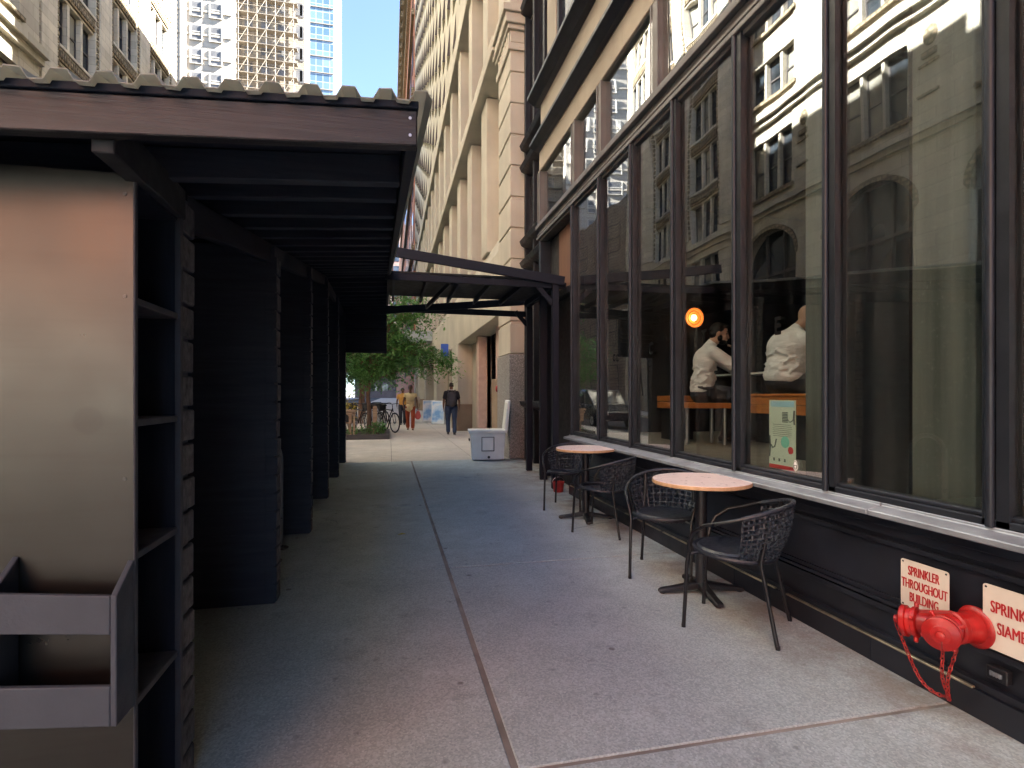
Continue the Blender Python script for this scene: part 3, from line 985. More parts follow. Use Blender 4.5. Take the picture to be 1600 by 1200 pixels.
XA = -16.0
A = thing('terracotta_building', 'ornate buff terracotta building with triple windows across the street', 'building', (XA, 38, 0))
bays = [(31.3, 34.8), (36.7, 39.9), (41.9, 45.2)]
g = MB(); d = MB()
edges = [29.5] + [v for b in bays for v in b] + [46.6]
for k in range(0, len(edges), 2):
    a, b = edges[k], edges[k + 1]
    g.box(XA - 1.0, XA, a, b, 0, 48)
    g.box(XA, XA + 0.10, a + 0.28, b - 0.28, 12.2, 48)
    for q in range(100):
        zz = 12.3 + q * 0.36
        d.box(XA, XA + 0.07, a + 0.07, a + 0.22, zz, zz + 0.24); d.box(XA, XA + 0.07, b - 0.22, b - 0.07, zz, zz + 0.24)
lev = [1.0 + 3.5 * k for k in range(14)]
for (a, b) in bays:
    for z in lev[1:]:
        g.box(XA - 0.9, XA - 0.12, a, b, z - 0.55, z + 0.35)
        d.box(XA - 0.12, XA - 0.02, a + .01, b - .01, z - 0.42, z + 0.08)
        g.box(XA - 0.12, XA + 0.06, a + .01, b - .01, z + 0.20, z + 0.345)
        nd = int((b - a) / 0.2)
        for q in range(nd):
            d.box(XA - 0.02, XA + 0.05, a + 0.04 + q * 0.2, a + 0.15 + q * 0.2, z - 0.30, z + 0.10)
g.box(XA - 0.9, XA + 0.35, 29.5, 46.6, 11.4, 11.75); g.box(XA - 0.9, XA + 0.18, 29.5, 46.6, 11.05, 11.4); g.box(XA - .9, XA + 0.06, 29.5, 46.6, 10.6, 11.05)
g.box(XA - 20, XA - 1.0, 29.5, 46.6, 0, 48)
for (a, b) in bays:
    w = (b - a - 0.4) / 3
    for li, z in enumerate(lev[:10]):
        for k in range(3):
            y0 = a + k * (w + 0.2)
            gl = M['wglass'] if rnd.random() < 0.65 else M['wglass_p']
            window_unit(XA - 0.38, y0, y0 + w, z + 0.36, z + 2.94, A, gl, M['wframe'])
        # mullion posts
for (a, b) in bays:
    w = (b - a - 0.4) / 3
    for z in lev[:13]:
        for k in (1, 2):
            g.box(XA - 0.5, XA - 0.14, a + k * (w + 0.2) - 0.2, a + k * (w + 0.2), z + 0.35, z + 2.95)

g.build('wall', M['terra'], A)
d.build('carved_ornament', M['terra_d'], A)

Bd = thing('arched_building', 'warm limestone building with big arched openings reflected in the shop windows', 'building', (XA, 18, 0))
g = MB(); d = MB()
XB = XA + 0.15
Y0, Y1, bw = 4.3, 29.5, 6.3
nb_ = 4
for k in range(nb_):
    a = Y0 + k * bw; b = a + bw; c = (a + b) / 2; hw = 2.1
    # arch spandrel
    pts = []
    n = 14
    for q in range(n + 1):
        ang = math.pi * q / n
        pts.append((c - hw * math.cos(ang), 8.9 + 1.75 * math.sin(ang)))
    for q in range(n):
        (ya, za), (yb, zb) = pts[q], pts[q + 1]
        g.hexa([(XB - .8, ya, za), (XB, ya, za), (XB, yb, zb), (XB - .8, yb, zb), (XB - .8, ya, 11.9), (XB, ya, 11.9), (XB, yb, 11.9), (XB - .8, yb, 11.9)])
        d.hexa([(XB - .3, ya, za), (XB + .08, ya, za), (XB + .08, yb, zb), (XB - .3, yb, zb), (XB - .3, c + (ya - c) * 1.09, za + .22), (XB + .08, c + (ya - c) * 1.09, za + .22), (XB + .08, c + (yb - c) * 1.09, zb + .22), (XB - .3, c + (yb - c) * 1.09, zb + .22)])
    g.box(XB - .8, XB, a, c - hw, 0, 11.9); g.box(XB - .8, XB, c + hw, b, 0, 11.9)
    g.box(XB - .8, XB - .12, c - hw, c + hw, 4.2, 5.0)
    # upper storeys
    for z0 in (11.9, 17.3, 21.2, 25.1, 29, 32.9):
        z1 = {11.9: 17.3}.get(z0, z0 + 3.9)
        top = z0 + (3.9 if z0 == 11.9 else 3.0)
        g.box(XB - .8, XB, a, c - 1.75, z0, z1); g.box(XB - .8, XB, c + 1.75, b, z0, z1)
        g.box(XB - .8, XB - .05, c - 1.75, c + 1.75, z0, z0 + 0.75); g.box(XB - .8, XB - .05, c - 1.75, c + 1.75, top, z1)
        d.box(XB - .2, XB + .14, c - 1.95, c + 1.95, z0 + 0.56, z0 + 0.75)
        for q in range(3):
            y0 = c - 1.75 + q * 1.22
            window_unit(XB - 0.4, y0, y0 + 1.06, z0 + 0.75, top, Bd, M['wglass'] if rnd.random() < .7 else M['wglass_p'], M['wframe'])
        g.box(XB - .55, XB - .15, c - 1.75 + 1.06, c - 1.75 + 1.22, z0 + .75, top); g.box(XB - .55, XB - .15, c - 1.75 + 2.28, c - 1.75 + 2.44, z0 + .75, top)
    for zz in (13.2, 14.4):
        d.box(XB, XB + .10, a + .10, a + 0.95, zz, zz + 0.1)
    d.ell((XB + .02, a + 0.5, 15.6), (.12, .32, .42)); d.box(XB, XB + .13, a + .2, a + .8, 14.7, 14.95)
    # arch glazing
    h = MB()
    for q in range(4):
        yy = c - hw + 0.05 + q * (2 * hw - .1) / 3
        h.box(XB - .55, XB - .40, yy - .06, yy + .06, 5.0, 10.6 if q in (1, 2) else 8.9)
    h.box(XB - .55, XB - .41, c - hw, c + hw, 8.2, 8.36); h.box(XB - .55, XB - .41, c - hw, c + hw, 5.0, 5.15)
    f = h.build('arch_window', M['wframe'], Bd)
    h = MB(); h.box(XB - .62, XB - .56, c - hw, c + hw, 5.0, 10.65); h.build('pane', M['wglass'], f)
    h = MB(); h.box(XB - .42, XB - .36, c - hw, c - .1, 0.5, 4.0); h.box(XB - .42, XB - .36, c + .1, c + hw, 0.5, 4.0)
    f = h.build('shop_window', M['wglass_p'], Bd)
    h = MB(); h.box(XB - .5, XB - .3, c - .1, c + .1, 0, 4.2); h.box(XB - .5, XB - .3, c - hw, c + hw, 4.0, 4.2); h.box(XB - .5, XB - .3, c - hw, c - .1, 0, .5); h.box(XB - .5, XB - .3, c + .1, c + hw, 0, .5)
    h.build('frame', M['wframe_w'], f)
g.box(XB - .8, XB + .45, Y0, Y1, 16.9, 17.25); g.box(XB - .8, XB + .22, Y0, Y1, 16.6, 16.9)
g.box(XB - .8, XB + .30, Y0, Y1, 11.75, 12.05); g.box(XB - .8, XB + .14, Y0, Y1, 11.5, 11.75)
g.box(XB - 20, XB - .81, Y0, Y1, 0, 37)
g.box(XB - .8, XB + .9, Y0, Y1, 36.4, 37.2)
g.build('wall', M['terra_b'], Bd)
d.build('stone_trim', M['terra_d'], Bd)

# ground floor fronts under the terracotta building
h = MB()
for (a, b) in bays:
    pass
# more of the left street wall farther on and nearer
C_ = thing('grey_stone_building', 'plain grey stone building at the near left end of the street', 'building', (XA, -10, 0))
g = MB(); g.box(XA - 20, XA - 0.3, -12, 4.3, 0, 34); g.build('wall', M['greystone'], C_)
for zi in range(6):
    for k in range(3):
        window_unit(XA - 0.28, -10 + k * 4.8, -7.6 + k * 4.8, 1.2 + zi * 5, 4.2 + zi * 5, C_, M['wglass'], M['wframe'])

# low buildings between the terracotta block and the towers
D_ = thing('brown_corner_building', 'low brown brick building beyond the terracotta block', 'building', (XA, 54, 0))
g = MB(); g.box(XA - 20, XA - .2, 46.8, 66, 0, 20); g.build('wall', M['tanwall'], D_)
for zi in range(4):
    for k in range(4):
        window_unit(XA - .18, 48.5 + k * 4.4, 50.6 + k * 4.4, 1.5 + zi * 4.6, 4.2 + zi * 4.6, D_, M['wglass'], M['wframe'])

# far towers
WT = thing('white_brick_tower', 'sunlit white brick apartment tower with paired sash windows behind the corrugated roof', 'building', (-26, 76, 0))
g = MB()
TYF = 76.0
WX = [(-40.5, -38.6), (-37.2, -35.9), (-34.2, -32.9), (-31.2, -29.9), (-28.1, -26.8), (-24.4, -23.2), (-22.2, -20.9)]
g.box(-44, -19.7, TYF, TYF + 22, 0, 78)
for z in range(8, 78, 3):
    g.box(-44, -19.7, TYF - .12, TYF, z - .12, z + .12)
g.box(-25.6, -24.9, TYF - .3, TYF, 0, 78)
g.build('wall', M['whitebrick'], WT)
for zi in range(13):
    for (a, b) in WX:
        z = 22.4 + zi * 3.0
        h = MB(); h.box(a, b, TYF - .06, TYF, z, z + 1.75, 0); h.box(a - .12, a, TYF - .16, TYF, z - .1, z + 1.85, 1); h.box(b, b + .12, TYF - .16, TYF, z - .1, z + 1.85, 1); h.box(a, b, TYF - .12, TYF, z + .85, z + .95, 1); h.box(a - .1, b + .1, TYF - .2, TYF, z - .18, z - .1, 1)
        h.build('window', [M['farglass'], M['wframe_w']], WT)
ST = thing('scaffolded_tower', 'tan tower wrapped in builders scaffolding between the white tower and the glass tower', 'building', (-15, 79, 0))
g = MB(); g.box(-19.6, -11.3, 79, 84, 0, 84); g.build('wall', M['tanwall'], ST)
h = MB()
for k in range(20):
    x = -19.4 + k * 0.38 * 1.0
    if k % 3 == 0:
        h.tube([(x, 77.9, 0), (x, 77.9, 84)], 0.045, 5)
        h.tube([(x, 78.8, 0), (x, 78.8, 84)], 0.045, 5)
for z in range(20, 84, 2):
    h.box(-19.5, -12.1, 77.85, 78.8, z, z + 0.07)
    h.tube([(-19.5, 77.88, z + 1.0), (-12.1, 77.88, z + 1.0)], 0.035, 5)
    for k in range(3):
        x = -19.4 + (k * 2.28) + (1.14 if z % 4 else 0)
        h.tube([(x, 77.88, z), (x + 1.1, 77.88, z + 2)], 0.03, 4)
h.build('scaffolding', M['scaf'], ST)
for z in range(20, 80, 3):
    h = MB(); h.box(-11.9, -11.4, 78.95, 79.0, z, z + 1.7)
    h.build('window', M['farglass'], ST)
    for k in range(4):
        h = MB(); h.box(-18.9 + k * 2.1, -17.9 + k * 2.1, 78.95, 79, z + .2, z + 1.9); h.build('window', M['farglass'], ST)
GT = thing('glass_tower', 'pale blue glass tower beside the open sky', 'building', (-16, 145, 0))
g = MB(); g.box(-24, -13.4, 140, 165, 0, 130); g.build('curtain_wall', M['curtain'], GT)
g = MB()
for z in range(0, 130, 4):
    g.box(-24, -13.3, 139.85, 140, z, z + .18)
g.build('floor_edge', M['scaf'], GT)
FT = thing('distant_block', 'hazy pale block closing the far end of the street', 'building', (0, 240, 0))
g = MB(); g.box(-14, 16, 236, 260, 0, 74); g.build('wall', M['greybrick'], FT)
for zi in range(14):
    for k in range(6):
        h = MB(); h.box(-12 + k * 4.6, -9.6 + k * 4.6, 235.9, 236, 3 + zi * 5, 6 + zi * 5); h.build('window', M['wglass'], FT)

# brick building at the corner behind, across the street
BK = thing('red_brick_building', 'red brick building with a pale stone ground floor, mirrored in the metal panel', 'building', (-16, -36, 0))
g = MB(); g.box(-36, -16, -64, -12.3, 5.6, 40); g.build('wall', M['redbrick'], BK)
g = MB(); g.box(-36, -15.9, -64.1, -12.2, 0, 5.2); g.box(-36, -15.7, -64.2, -12.1, 5.2, 5.6); g.build('stone_base', M['greystone'], BK)
for zi in range(7):
    for k in range(11):
        window_unit(-15.98, -62 + k * 4.5, -60.2 + k * 4.5, 7.6 + zi * 4.4, 9.8 + zi * 4.4, BK, M['wglass'], M['wframe_w'])
# ---------------------------------------------------------------- black dining shed on the left
def XS(y): return -0.68 - 0.018 * (y - 2.05)          # street-side end of the partitions
def XR(y): return 0.072 - 0.010 * (y - 1.5)           # roof edge over the walk
def ZR(x, y):                                          # underside of the roof sheet
    return 2.115 + 0.158 * (min(y, 7.6) - 1.5) + 0.03 * max(0, y - 7.6) + 0.06 * (x - 0.07)
shed = thing('dining_shed', 'black timber outdoor dining shed with plank partitions under a corrugated roof', 'shed', (-1.5, 2, 0))
XL = -3.2
# corrugated sheet
g = MB()
prof = []
x = XL - 0.1
P_ = 0.090
while x < XR(1.5) + 0.02:
    prof += [(x, 0), (x + 0.020, 0), (x + 0.034, 0.024), (x + 0.066, 0.024), (x + 0.080, 0)]
    x += P_
rows = [1.425, 3.0, 5.0, 7.6, 9.6, 11.5]
vs = []; fs = []
for th in (0, 0.0025):
    for y in rows:
        for (px, pz) in prof:
            s_ = 1.0 - 0.0
            xx = px + (XR(y) - XR(1.5)) * ((px - XL) / (0.07 - XL))
            vs.append((xx, y, ZR(xx, y) + 0.0075 + pz + th + 0.0015 * math.sin(px * 60 + y)))
n = len(prof); m = len(rows)
for i in range(m - 1):
    for k in range(n - 1):
        a = i * n + k
        fs.append((a, a + 1, a + n + 1, a + n))
        b = m * n + a
        fs.append((b, b + n, b + n + 1, b + 1))
for k in range(n - 1):
    fs.append((k, m * n + k, m * n + k + 1, k + 1))
    a = (m - 1) * n + k
    fs.append((a, a + 1, m * n + a + 1, m * n + a))
g.add(vs, fs)
g.build('roof', M['corr'], shed)
# boarding under the sheet (dark)
g = MB()
for y0, y1 in zip(rows, rows[1:]):
    y0 = max(y0, 1.53)
    vs = []
    for dz in (-0.012, 0.006):
        for (xx, yy) in ((XL, y0), (XR(y0) - .012, y0), (XR(y1) - .012, y1), (XL, y1)):
            vs.append((xx, yy, ZR(xx, yy) + dz))
    g.hexa(vs)
g.build('roof_boarding', M['joist'], shed)
# front fascia and batten
def zline(x, y, d): return ZR(x, y) + d
g = MB()
vs = [(XL, 1.46, zline(XL, 1.5, -0.105)), (XR(1.5), 1.46, zline(.07, 1.5, -0.105)), (XR(1.5), 1.498, zline(.07, 1.5, -0.105)), (XL, 1.498, zline(XL, 1.5, -0.105)),
      (XL, 1.46, zline(XL, 1.5, -0.012)), (XR(1.5), 1.46, zline(.07, 1.5, -0.012)), (XR(1.5), 1.498, zline(.07, 1.5, -0.012)), (XL, 1.498, zline(XL, 1.5, -0.012))]
g.hexa(vs)
g.build('fascia_board', M['fascia'], shed, bevel=0.003)
g = MB()
vs = [(a, b, c + d) for d in (0, 0.020) for (a, b, c) in ((XL, 1.452, zline(XL, 1.5, -0.011)), (XR(1.5) + .004, 1.452, zline(.07, 1.5, -0.011)), (XR(1.5) + .004, 1.50, zline(.07, 1.5, -0.011)), (XL, 1.50, zline(XL, 1.5, -0.011)))]
g.hexa(vs)
g.build('fascia_batten', M['blackwood'], shed, bevel=0.002)
g = MB()
for zz in (-0.035, -0.08):
    g.lathe([(0.004, 0), (0.004, 0.004)], (XR(1.5) - .018, 1.461, zline(.07, 1.5, zz)), 8, (0, -1, 0))
g.build('fascia_screw', M['steel'], shed)
# side edge boards following the roof
g = MB()
for y0, y1 in ((1.50, 7.6), (7.6, 11.5)):
    vs = []
    for dz in (-0.10, 0.0):
        for (xx, yy) in ((XR(y0) - .03, y0), (XR(y0) + .003, y0), (XR(y1) + .003, y1), (XR(y1) - .03, y1)):
            vs.append((xx, yy, ZR(xx, yy) + dz - 0.001))
    g.hexa(vs)
g.build('edge_board', M['blackwood_y'], shed, bevel=0.003)
# joists across
yj = 1.86
k = 0
while yj < 11.5:
    g = MB()
    h = 0.085 if k else 0.11
    zc = -0.016
    vs = [(a, b, ZR(a, yj) + d) for d in (-h, zc) for (a, b) in ((XL, yj), (XR(yj) - .034, yj), (XR(yj) - .034, yj + .045), (XL, yj + .045))]
    g.hexa(vs)
    g.build('joist', M['joist'], shed, bevel=0.003)
    yj += 0.42; k += 1
# long beam from the fascia to the first partition, and along the posts
g = MB()
g.beam((-0.675, 1.50, 1.985), (-0.69, 2.02, 1.985), 0.05, 0.10)
g.build('header_beam', M['darkwall'], shed, bevel=0.003)
g = MB()
for y0, y1 in ((2.2, 7.6), (7.6, 11.3)):
    g.beam((XS(y0) - .06, y0, ZR(-.7, y0) - .16), (XS(y1) - .06, y1, ZR(-.7, y1) - .16), 0.05, 0.12)
g.build('header_beam', M['blackwood_y'], shed, bevel=0.003)
# plank partitions
PY = [2.02, 3.77, 5.60, 7.42, 9.30, 11.25]
for i, y in enumerate(PY):
    g = MB()
    top = ZR(-0.7, y) - 0.12
    ph = 0.118
    nn = int(top / ph)
    xe = XS(y)
    for q in range(nn):
        z0 = 0.012 + q * ph
        j = rnd.uniform(-0.004, 0.003)
        g.box(xe - 0.07, xe + j, y, y + 0.12, z0, z0 + ph - 0.012, 0)
        g.box(xe + j, xe + j + 0.004, y + 0.004, y + 0.116, z0 + 0.003, z0 + ph - 0.015, 1)
    g.box(XL + .05, xe - 0.012, y + 0.002, y + 0.102, 0.0, top, 0)
    g.build('partition', [M['bayboard'], M['plankend']], shed, bevel=0.002)
# unseen rear wall, closed so no street light leaks in, and end header
g = MB(); g.box(XL - .05, XL + .04, 1.7, 11.4, 0, 2.6); g.build('unseen_rear_wall', M['blackwood_y'], shed)
g = MB()
z = 2.19
hh = [0.03, 0.30, 0.05, 0.04, 0.05, 0.04, 0.13, 0.14, 0.14, 0.14]
for q, h in enumerate(hh):
    dy = 0.0 if q % 2 else -0.06
    g.box(-0.86, XR(11.3) - .02, 11.26 + dy, 11.32 + dy + .03, z, z + h - 0.006)
    z += h
g.box(-0.86, XR(11.3) - .02, 11.33, 11.37, 2.2, 3.2)
g.build('end_header', M['joist'], shed, bevel=0.004)
g = MB(); g.box(XL, -0.845, 11.38, 11.42, 0, 3.25); g.build('end_wall', M['blackwood'], shed)
# seats in the dark bays
for y in PY[:-1]:
    g = MB(); g.box(XL + .1, -1.35, y + 0.13, y + 0.5, 0.42, 0.47); g.box(XL + .1, -1.4, y + .2, y + .45, 0, .42); g.build('bench_seat', M['blackwood'], shed, bevel=0.005)
# end cabinet: metal-faced front, open shelves to the walk
g = MB()
g.box(XL, -0.685, 1.685, 1.70, 0.0, 1.955)
g.build('front_panel', M['panel'], shed)
g = MB()
for zz in (0.12, 0.62, 1.12, 1.62, 1.90):
    g.lathe([(0.0055, 0), (0.005, 0.002)], (-0.705, 1.685, zz), 10, (0, -1, 0))
    g.lathe([(0.0055, 0), (0.005, 0.002)], (-1.32, 1.685, zz), 10, (0, -1, 0))
g.build('panel_screw', M['screw'], shed)
g = MB()
g.box(-1.05, -0.99, 1.702, 2.012, 0, 1.95)
g.box(-1.0, -0.683, 2.002, 2.018, 0, 1.95)
g.box(-1.0, -0.683, 1.702, 2.0, 1.925, 1.95)
g.build('cabinet_carcase', M['blackwood_z'], shed)
for z in (1.60, 1.262, 0.893, 0.487):
    g = MB(); g.box(-0.99, -0.681, 1.702, 2.0, z, z + 0.020); g.build('shelf', M['shelfedge'], shed, bevel=0.002)
g = MB(); g.box(-0.685, -0.679, 1.683, 1.702, 0, 1.955); g.box(-0.69, -0.672, 1.995, 2.019, 0.0, 1.95); g.build('corner_trim', M['shelfedge'], shed, bevel=0.002)
# slatted holder box on the front of the panel
def hz(x): return -0.10 * (x + .70)  # the box hangs a touch out of level
g = MB()
def slantbox(x0, x1, y0, y1, z0, z1, zt0=None, zt1=None):
    zt0 = z1 if zt0 is None else zt0; zt1 = z1 if zt1 is None else zt1
    g.hexa([(x0, y0, z0 + hz(x0)), (x1, y0, z0 + hz(x1)), (x1, y1, z0 + hz(x1)), (x0, y1, z0 + hz(x0)), (x0, y0, zt0 + hz(x0)), (x1, y0, zt0 + hz(x1)), (x1, y1, zt1 + hz(x1)), (x0, y1, zt1 + hz(x0))])
slantbox(-0.697, -0.682, 1.585, 1.683, 0.50, 0.83, 0.835, 0.90)
slantbox(-0.965, -0.950, 1.585, 1.683, 0.50, 0.83, 0.835, 0.90)
slantbox(-0.950, -0.697, 1.585, 1.600, 0.735, 0.835)
slantbox(-0.950, -0.697, 1.585, 1.600, 0.50, 0.603)
slantbox(-0.950, -0.697, 1.600, 1.683, 0.50, 0.515)
g.build('holder_box', M['shelfgrey'], shed, bevel=0.003, seg=2)

# bicycle stand
t = thing('bike_stand', 'black hoop bicycle stand between the plank partitions', 'bike rack', (-0.92, 4.95, 0))
g = MB()
pts = [(-0.915, 4.72, 0.0)] + [(-0.915 - 0.02 * q / 10, 4.72 + 0.20 - 0.20 * math.cos(math.pi * q / 10), 0.70 + 0.19 * math.sin(math.pi * q / 10)) for q in range(11)] + [(-0.935, 5.12, 0)]
g.tube(pts, 0.024, 12)
g.build('hoop', M['standsteel'], t, smooth=True)
for yy in (4.72, 5.12):
    g = MB(); g.lathe([(0.07, 0.001), (0.07, 0.008), (0.03, 0.012), (0.026, 0.03)], (-0.915 - (0.02 if yy > 5 else 0), yy, 0), 16); g.build('foot_plate', M['castiron'], t, smooth=True)

# ---------------------------------------------------------------- pergola linking shed and shop
pg = thing('pergola', 'black timber pergola frame spanning the pavement from the shed to the shop entrance', 'pergola', (2.3, 7.6, 0))
def post(x, y, z1, w=0.10, w2=0.10):
    g = MB(); g.box(x - w / 2, x + w / 2, y - w2 / 2, y + w2 / 2, 0, z1); return g.build('post', M['blackwood_z'], pg, bevel=0.005)
post(2.33, 7.50, 3.02, 0.09)
post(2.44, 9.42, 3.0, 0.10)
post(2.58, 9.05, 3.0, 0.09)
post(2.40, 8.35, 2.98, 0.12, .05)
post(0.02, 9.5, 3.1, 0.06, 0.06) if False else None
def bm_(p, q, w=0.05, h=0.13):
    g = MB(); g.beam(p, q, w, h); return g.build('beam', M['blackwood'], pg, bevel=0.004)
bm_((-0.05, 7.45, 3.28), (2.45, 7.45, 2.98), .05, .13)
bm_((-0.05, 7.53, 2.95), (2.50, 7.53, 2.93), .05, .09)
bm_((-0.05, 9.50, 2.82), (2.47, 9.50, 2.80), .05, .10)
bm_((-0.05, 9.43, 2.78), (2.42, 9.43, 3.02), .05, .12)
g = MB(); g.box(0.0, 2.46, 7.6, 9.36, 3.02, 3.045); 
g.build('roof_board', M['darkwall'], pg)
for k in range(6):
    g = MB(); x = 0.06 + k * 0.46
    g.beam((x, 7.56, 2.97), (x, 9.38, 2.965), 0.035, 0.085)
    g.build('purlin', M['joist'], pg, bevel=0.003)
bm_((2.42, 7.55, 2.97), (2.42, 9.45, 2.97), .06, .12)
bm_((2.20, 9.46, 2.84), (2.43, 9.46, 2.58), .05, .07)
bm_((2.08, 7.53, 2.90), (2.31, 7.53, 2.66), .04, .07)
bm_((0.85, 7.6, 2.93), (0.62, 9.4, 2.85), .04, .07)

# ---------------------------------------------------------------- round tables
def make_table(loc, label):
    t = thing('bistro_table', label, 'table', (0, 0, 0), 'round bistro tables outside the shop')
    g = MB(); g.lathe([(0.318, 0.744), (0.325, 0.748), (0.325, 0.766), (0.322, 0.770)], n=64); g.build('table_edge', M['plyedge'], t, smooth=True)
    g = MB(); g.lathe([(0.3225, 0.769), (0.3215, 0.7725)], n=64); g.build('tabletop', M['laminate'], t, smooth=True)
    g = MB(); g.lathe([(0.048, 0.03), (0.040, 0.06), (0.038, 0.10), (0.038, 0.71), (0.10, 0.735), (0.14, 0.7435)], n=24); g.build('column', M['castiron'], t, smooth=True)
    g = MB()
    for q in range(4):
        a = math.pi / 2 * q
        d = V((math.cos(a), math.sin(a), 0)); s_ = V((-d.y, d.x, 0))
        secs = [(0.03, 0.034, 0.03, 0.075), (0.10, 0.030, 0.022, 0.062), (0.20, 0.026, 0.014, 0.045), (0.275, 0.028, 0.008, 0.034), (0.295, 0.02, 0.008, 0.026)]
        vs = []
        for (r, w, z0, z1) in secs:
            for (sg, zz, ww) in ((-1, z0, w), (1, z0, w), (1, z1 - .008, w), (.7, z1, w), (-.7, z1, w), (-1, z1 - .008, w)):
                p = d * r + s_ * (ww * sg); vs.append((p.x, p.y, zz))
        fs = []
        for i in range(len(secs) - 1):
            for k in range(6):
                fs.append((i * 6 + k, i * 6 + (k + 1) % 6, (i + 1) * 6 + (k + 1) % 6, (i + 1) * 6 + k))
        fs.append((5, 4, 3, 2, 1, 0)); e = (len(secs) - 1) * 6; fs.append(tuple(e + k for k in range(6)))
        g.add(vs, fs)
        g.lathe([(0.018, 0), (0.02, 0.01)], (d.x * .27, d.y * .27, 0), 12)
    g.build('cross_base', M['castiron'], t, smooth=True)
    return t
TB = make_table((0, 0, 0), 'nearer round pink topped table with a black cross base, a cushioned chair on each side')
T1L, T2L = (2.085, 3.35, 0), (2.095, 5.62, 0)
tb2 = dup_thing(TB, T2L, R(-14), 'farther round pink topped table with uncushioned woven chairs')
TB.location = T1L; TB.rotation_euler = (0, 0, R(-9)); OFF[TB.name] = V(T1L)

# ---------------------------------------------------------------- woven chairs
def hoop_pt(ph):
    a = R(ph)
    return V((0.285 * math.cos(a), 0.30 * math.sin(a) - 0.01, 0.650 - 0.095 * math.sin(a)))
def ring_pt(ph):
    a = R(ph)
    return V((0.225 * math.cos(a), 0.225 * math.sin(a), 0.435 - 0.012 * math.sin(a) * -1))
def make_chair(label):
    t = thing('woven_chair', label, 'chair', (0, 0, 0), 'black woven armchairs at the bistro tables')
    g = MB()
    front = [V((0.215, 0.235, 0.0)), V((0.212, 0.215, 0.38)), V((0.212, 0.205, 0.43)), V((0.225, 0.20, 0.50)), V((0.25, 0.17, 0.565)), V((0.275, 0.10, 0.618))]
    # arm and back rail as one bent tube between the front legs
    top = [front[-1]] + [hoop_pt(ph) for ph in range(0, -181, -12)] + [V((-front[-1].x, front[-1].y, front[-1].z))]
    pts = front[2:] + top[1:-1] + [V((-p.x, p.y, p.z)) for p in reversed(front[2:])]
    g.tube(pts, 0.0115, 10); g.build('arm_rail', M['chairtube'], t, smooth=True)
    for s_ in (-1, 1):
        h = MB(); h.tube([V((s_ * p.x, p.y, p.z)) for p in front[:3]], 0.0115, 10); h.lathe([(0.0125, 0), (0.0125, 0.02)], (s_ * .215, .235, 0), 10)
        h.build('leg', M['chairtube'], t, smooth=True)
        hp = hoop_pt(-48 if s_ > 0 else -132)
        h = MB(); h.tube([(s_ * 0.225, -0.265, 0), (s_ * 0.185, -0.175, 0.43), (hp.x * 0.98, hp.y * 0.97, hp.z - 0.005)], 0.0115, 10); h.lathe([(0.0125, 0), (0.0125, 0.02)], (s_ * .225, -.265, 0), 10)
        h.build('leg', M['chairtube'], t, smooth=True)
    h = MB(); h.tube([ring_pt(ph) for ph in range(0, 360, 12)], 0.014, 8, True); h.tube([V((0.212, 0.20, 0.43)), V((0.17, 0.165, 0.435))], 0.009, 6); h.tube([V((-0.212, 0.20, 0.43)), V((-0.17, 0.165, 0.435))], 0.009, 6)
    h.build('seat_ring', M['rattan'], t, smooth=True)
    # woven seat
    h = MB()
    for k in range(-9, 10):
        c = k * 0.0235
        L = math.sqrt(max(0.0, 0.222 ** 2 - c * c))
        n = 12
        for ax in (0, 1):
            pts = []
            for q in range(n + 1):
                u = -L + 2 * L * q / n
                z = 0.428 - 0.016 * (1 - (u * u + c * c) / 0.05) + 0.003 * math.cos(math.pi * (u / 0.0235 + k + ax))
                pts.append((u, c, z) if ax == 0 else (c, u, z))
            h.tube(pts, 0.0085, 4, flat=0.35)
    h.build('seat', M['rattan'], t)
    # woven back
    h = MB()
    A0, A1 = -18, -162
    nh, nv = 9, 26
    def bp(s_, v):
        ph = A0 + (A1 - A0) * s_
        lo = ring_pt(ph); lo = V((lo.x * 1.03, lo.y * 1.03, 0.44)); hi = hoop_pt(ph)
        p = lo.lerp(hi, v)
        bulge = 0.018 * math.sin(math.pi * v)
        d = V((p.x, p.y, 0)).normalized()
        return p + d * bulge, d
    for k in range(nh):
        v = (k + 0.6) / (nh + 0.2)
        pts = []
        for q in range(nv * 2 + 1):
            p, d = bp(q / (nv * 2), v)
            pts.append(p + d * 0.0055 * math.cos(math.pi * (q / 2 + k)))
        h.tube(pts, 0.0080, 5, flat=0.5)
    for k in range(nv + 1):
        pts = []
        for q in range(nh + 2):
            v = q / (nh + 1)
            p, d = bp(k / nv, v)
            pts.append(p - d * 0.004 * math.cos(math.pi * (q + k)))
        h.tube(pts, 0.0062, 4, flat=0.5)
    # rattan wound round the rail
    n = 44
    pts = []
    h.tube([hoop_pt(A0 + (A1 - A0) * q / n) for q in range(n + 1)], [0.0142 if q % 2 else 0.0130 for q in range(n + 1)], 8)
    h.build('backrest', M['rattan'], t)
    return t
CHP = make_chair('woven chair with a dark seat pad, nearest the red sprinkler pipe')
pl_chair = [((2.075, 5.06, 0), R(43), 'uncushioned woven chair on the near side of the farther table'),
            ((2.075, 6.19, 0), R(146), 'uncushioned woven chair on the far side of the farther table, beside the red bucket')]
for loc, rz, lb in pl_chair:
    dup_thing(CHP, loc, rz, lb)
h = MB(); h.lathe([(0.19, 0.432), (0.208, 0.438), (0.212, 0.450), (0.20, 0.462), (0.12, 0.466), (0.01, 0.467)], n=40); h.build('cushion', M['cushion'], CHP, smooth=True)
dup_thing(CHP, (2.04, 3.77, 0), R(143), 'woven chair with a dark round seat pad facing the camera behind the nearer table')
CHP.location = (1.99, 2.845, 0); CHP.rotation_euler = (0, 0, R(43))

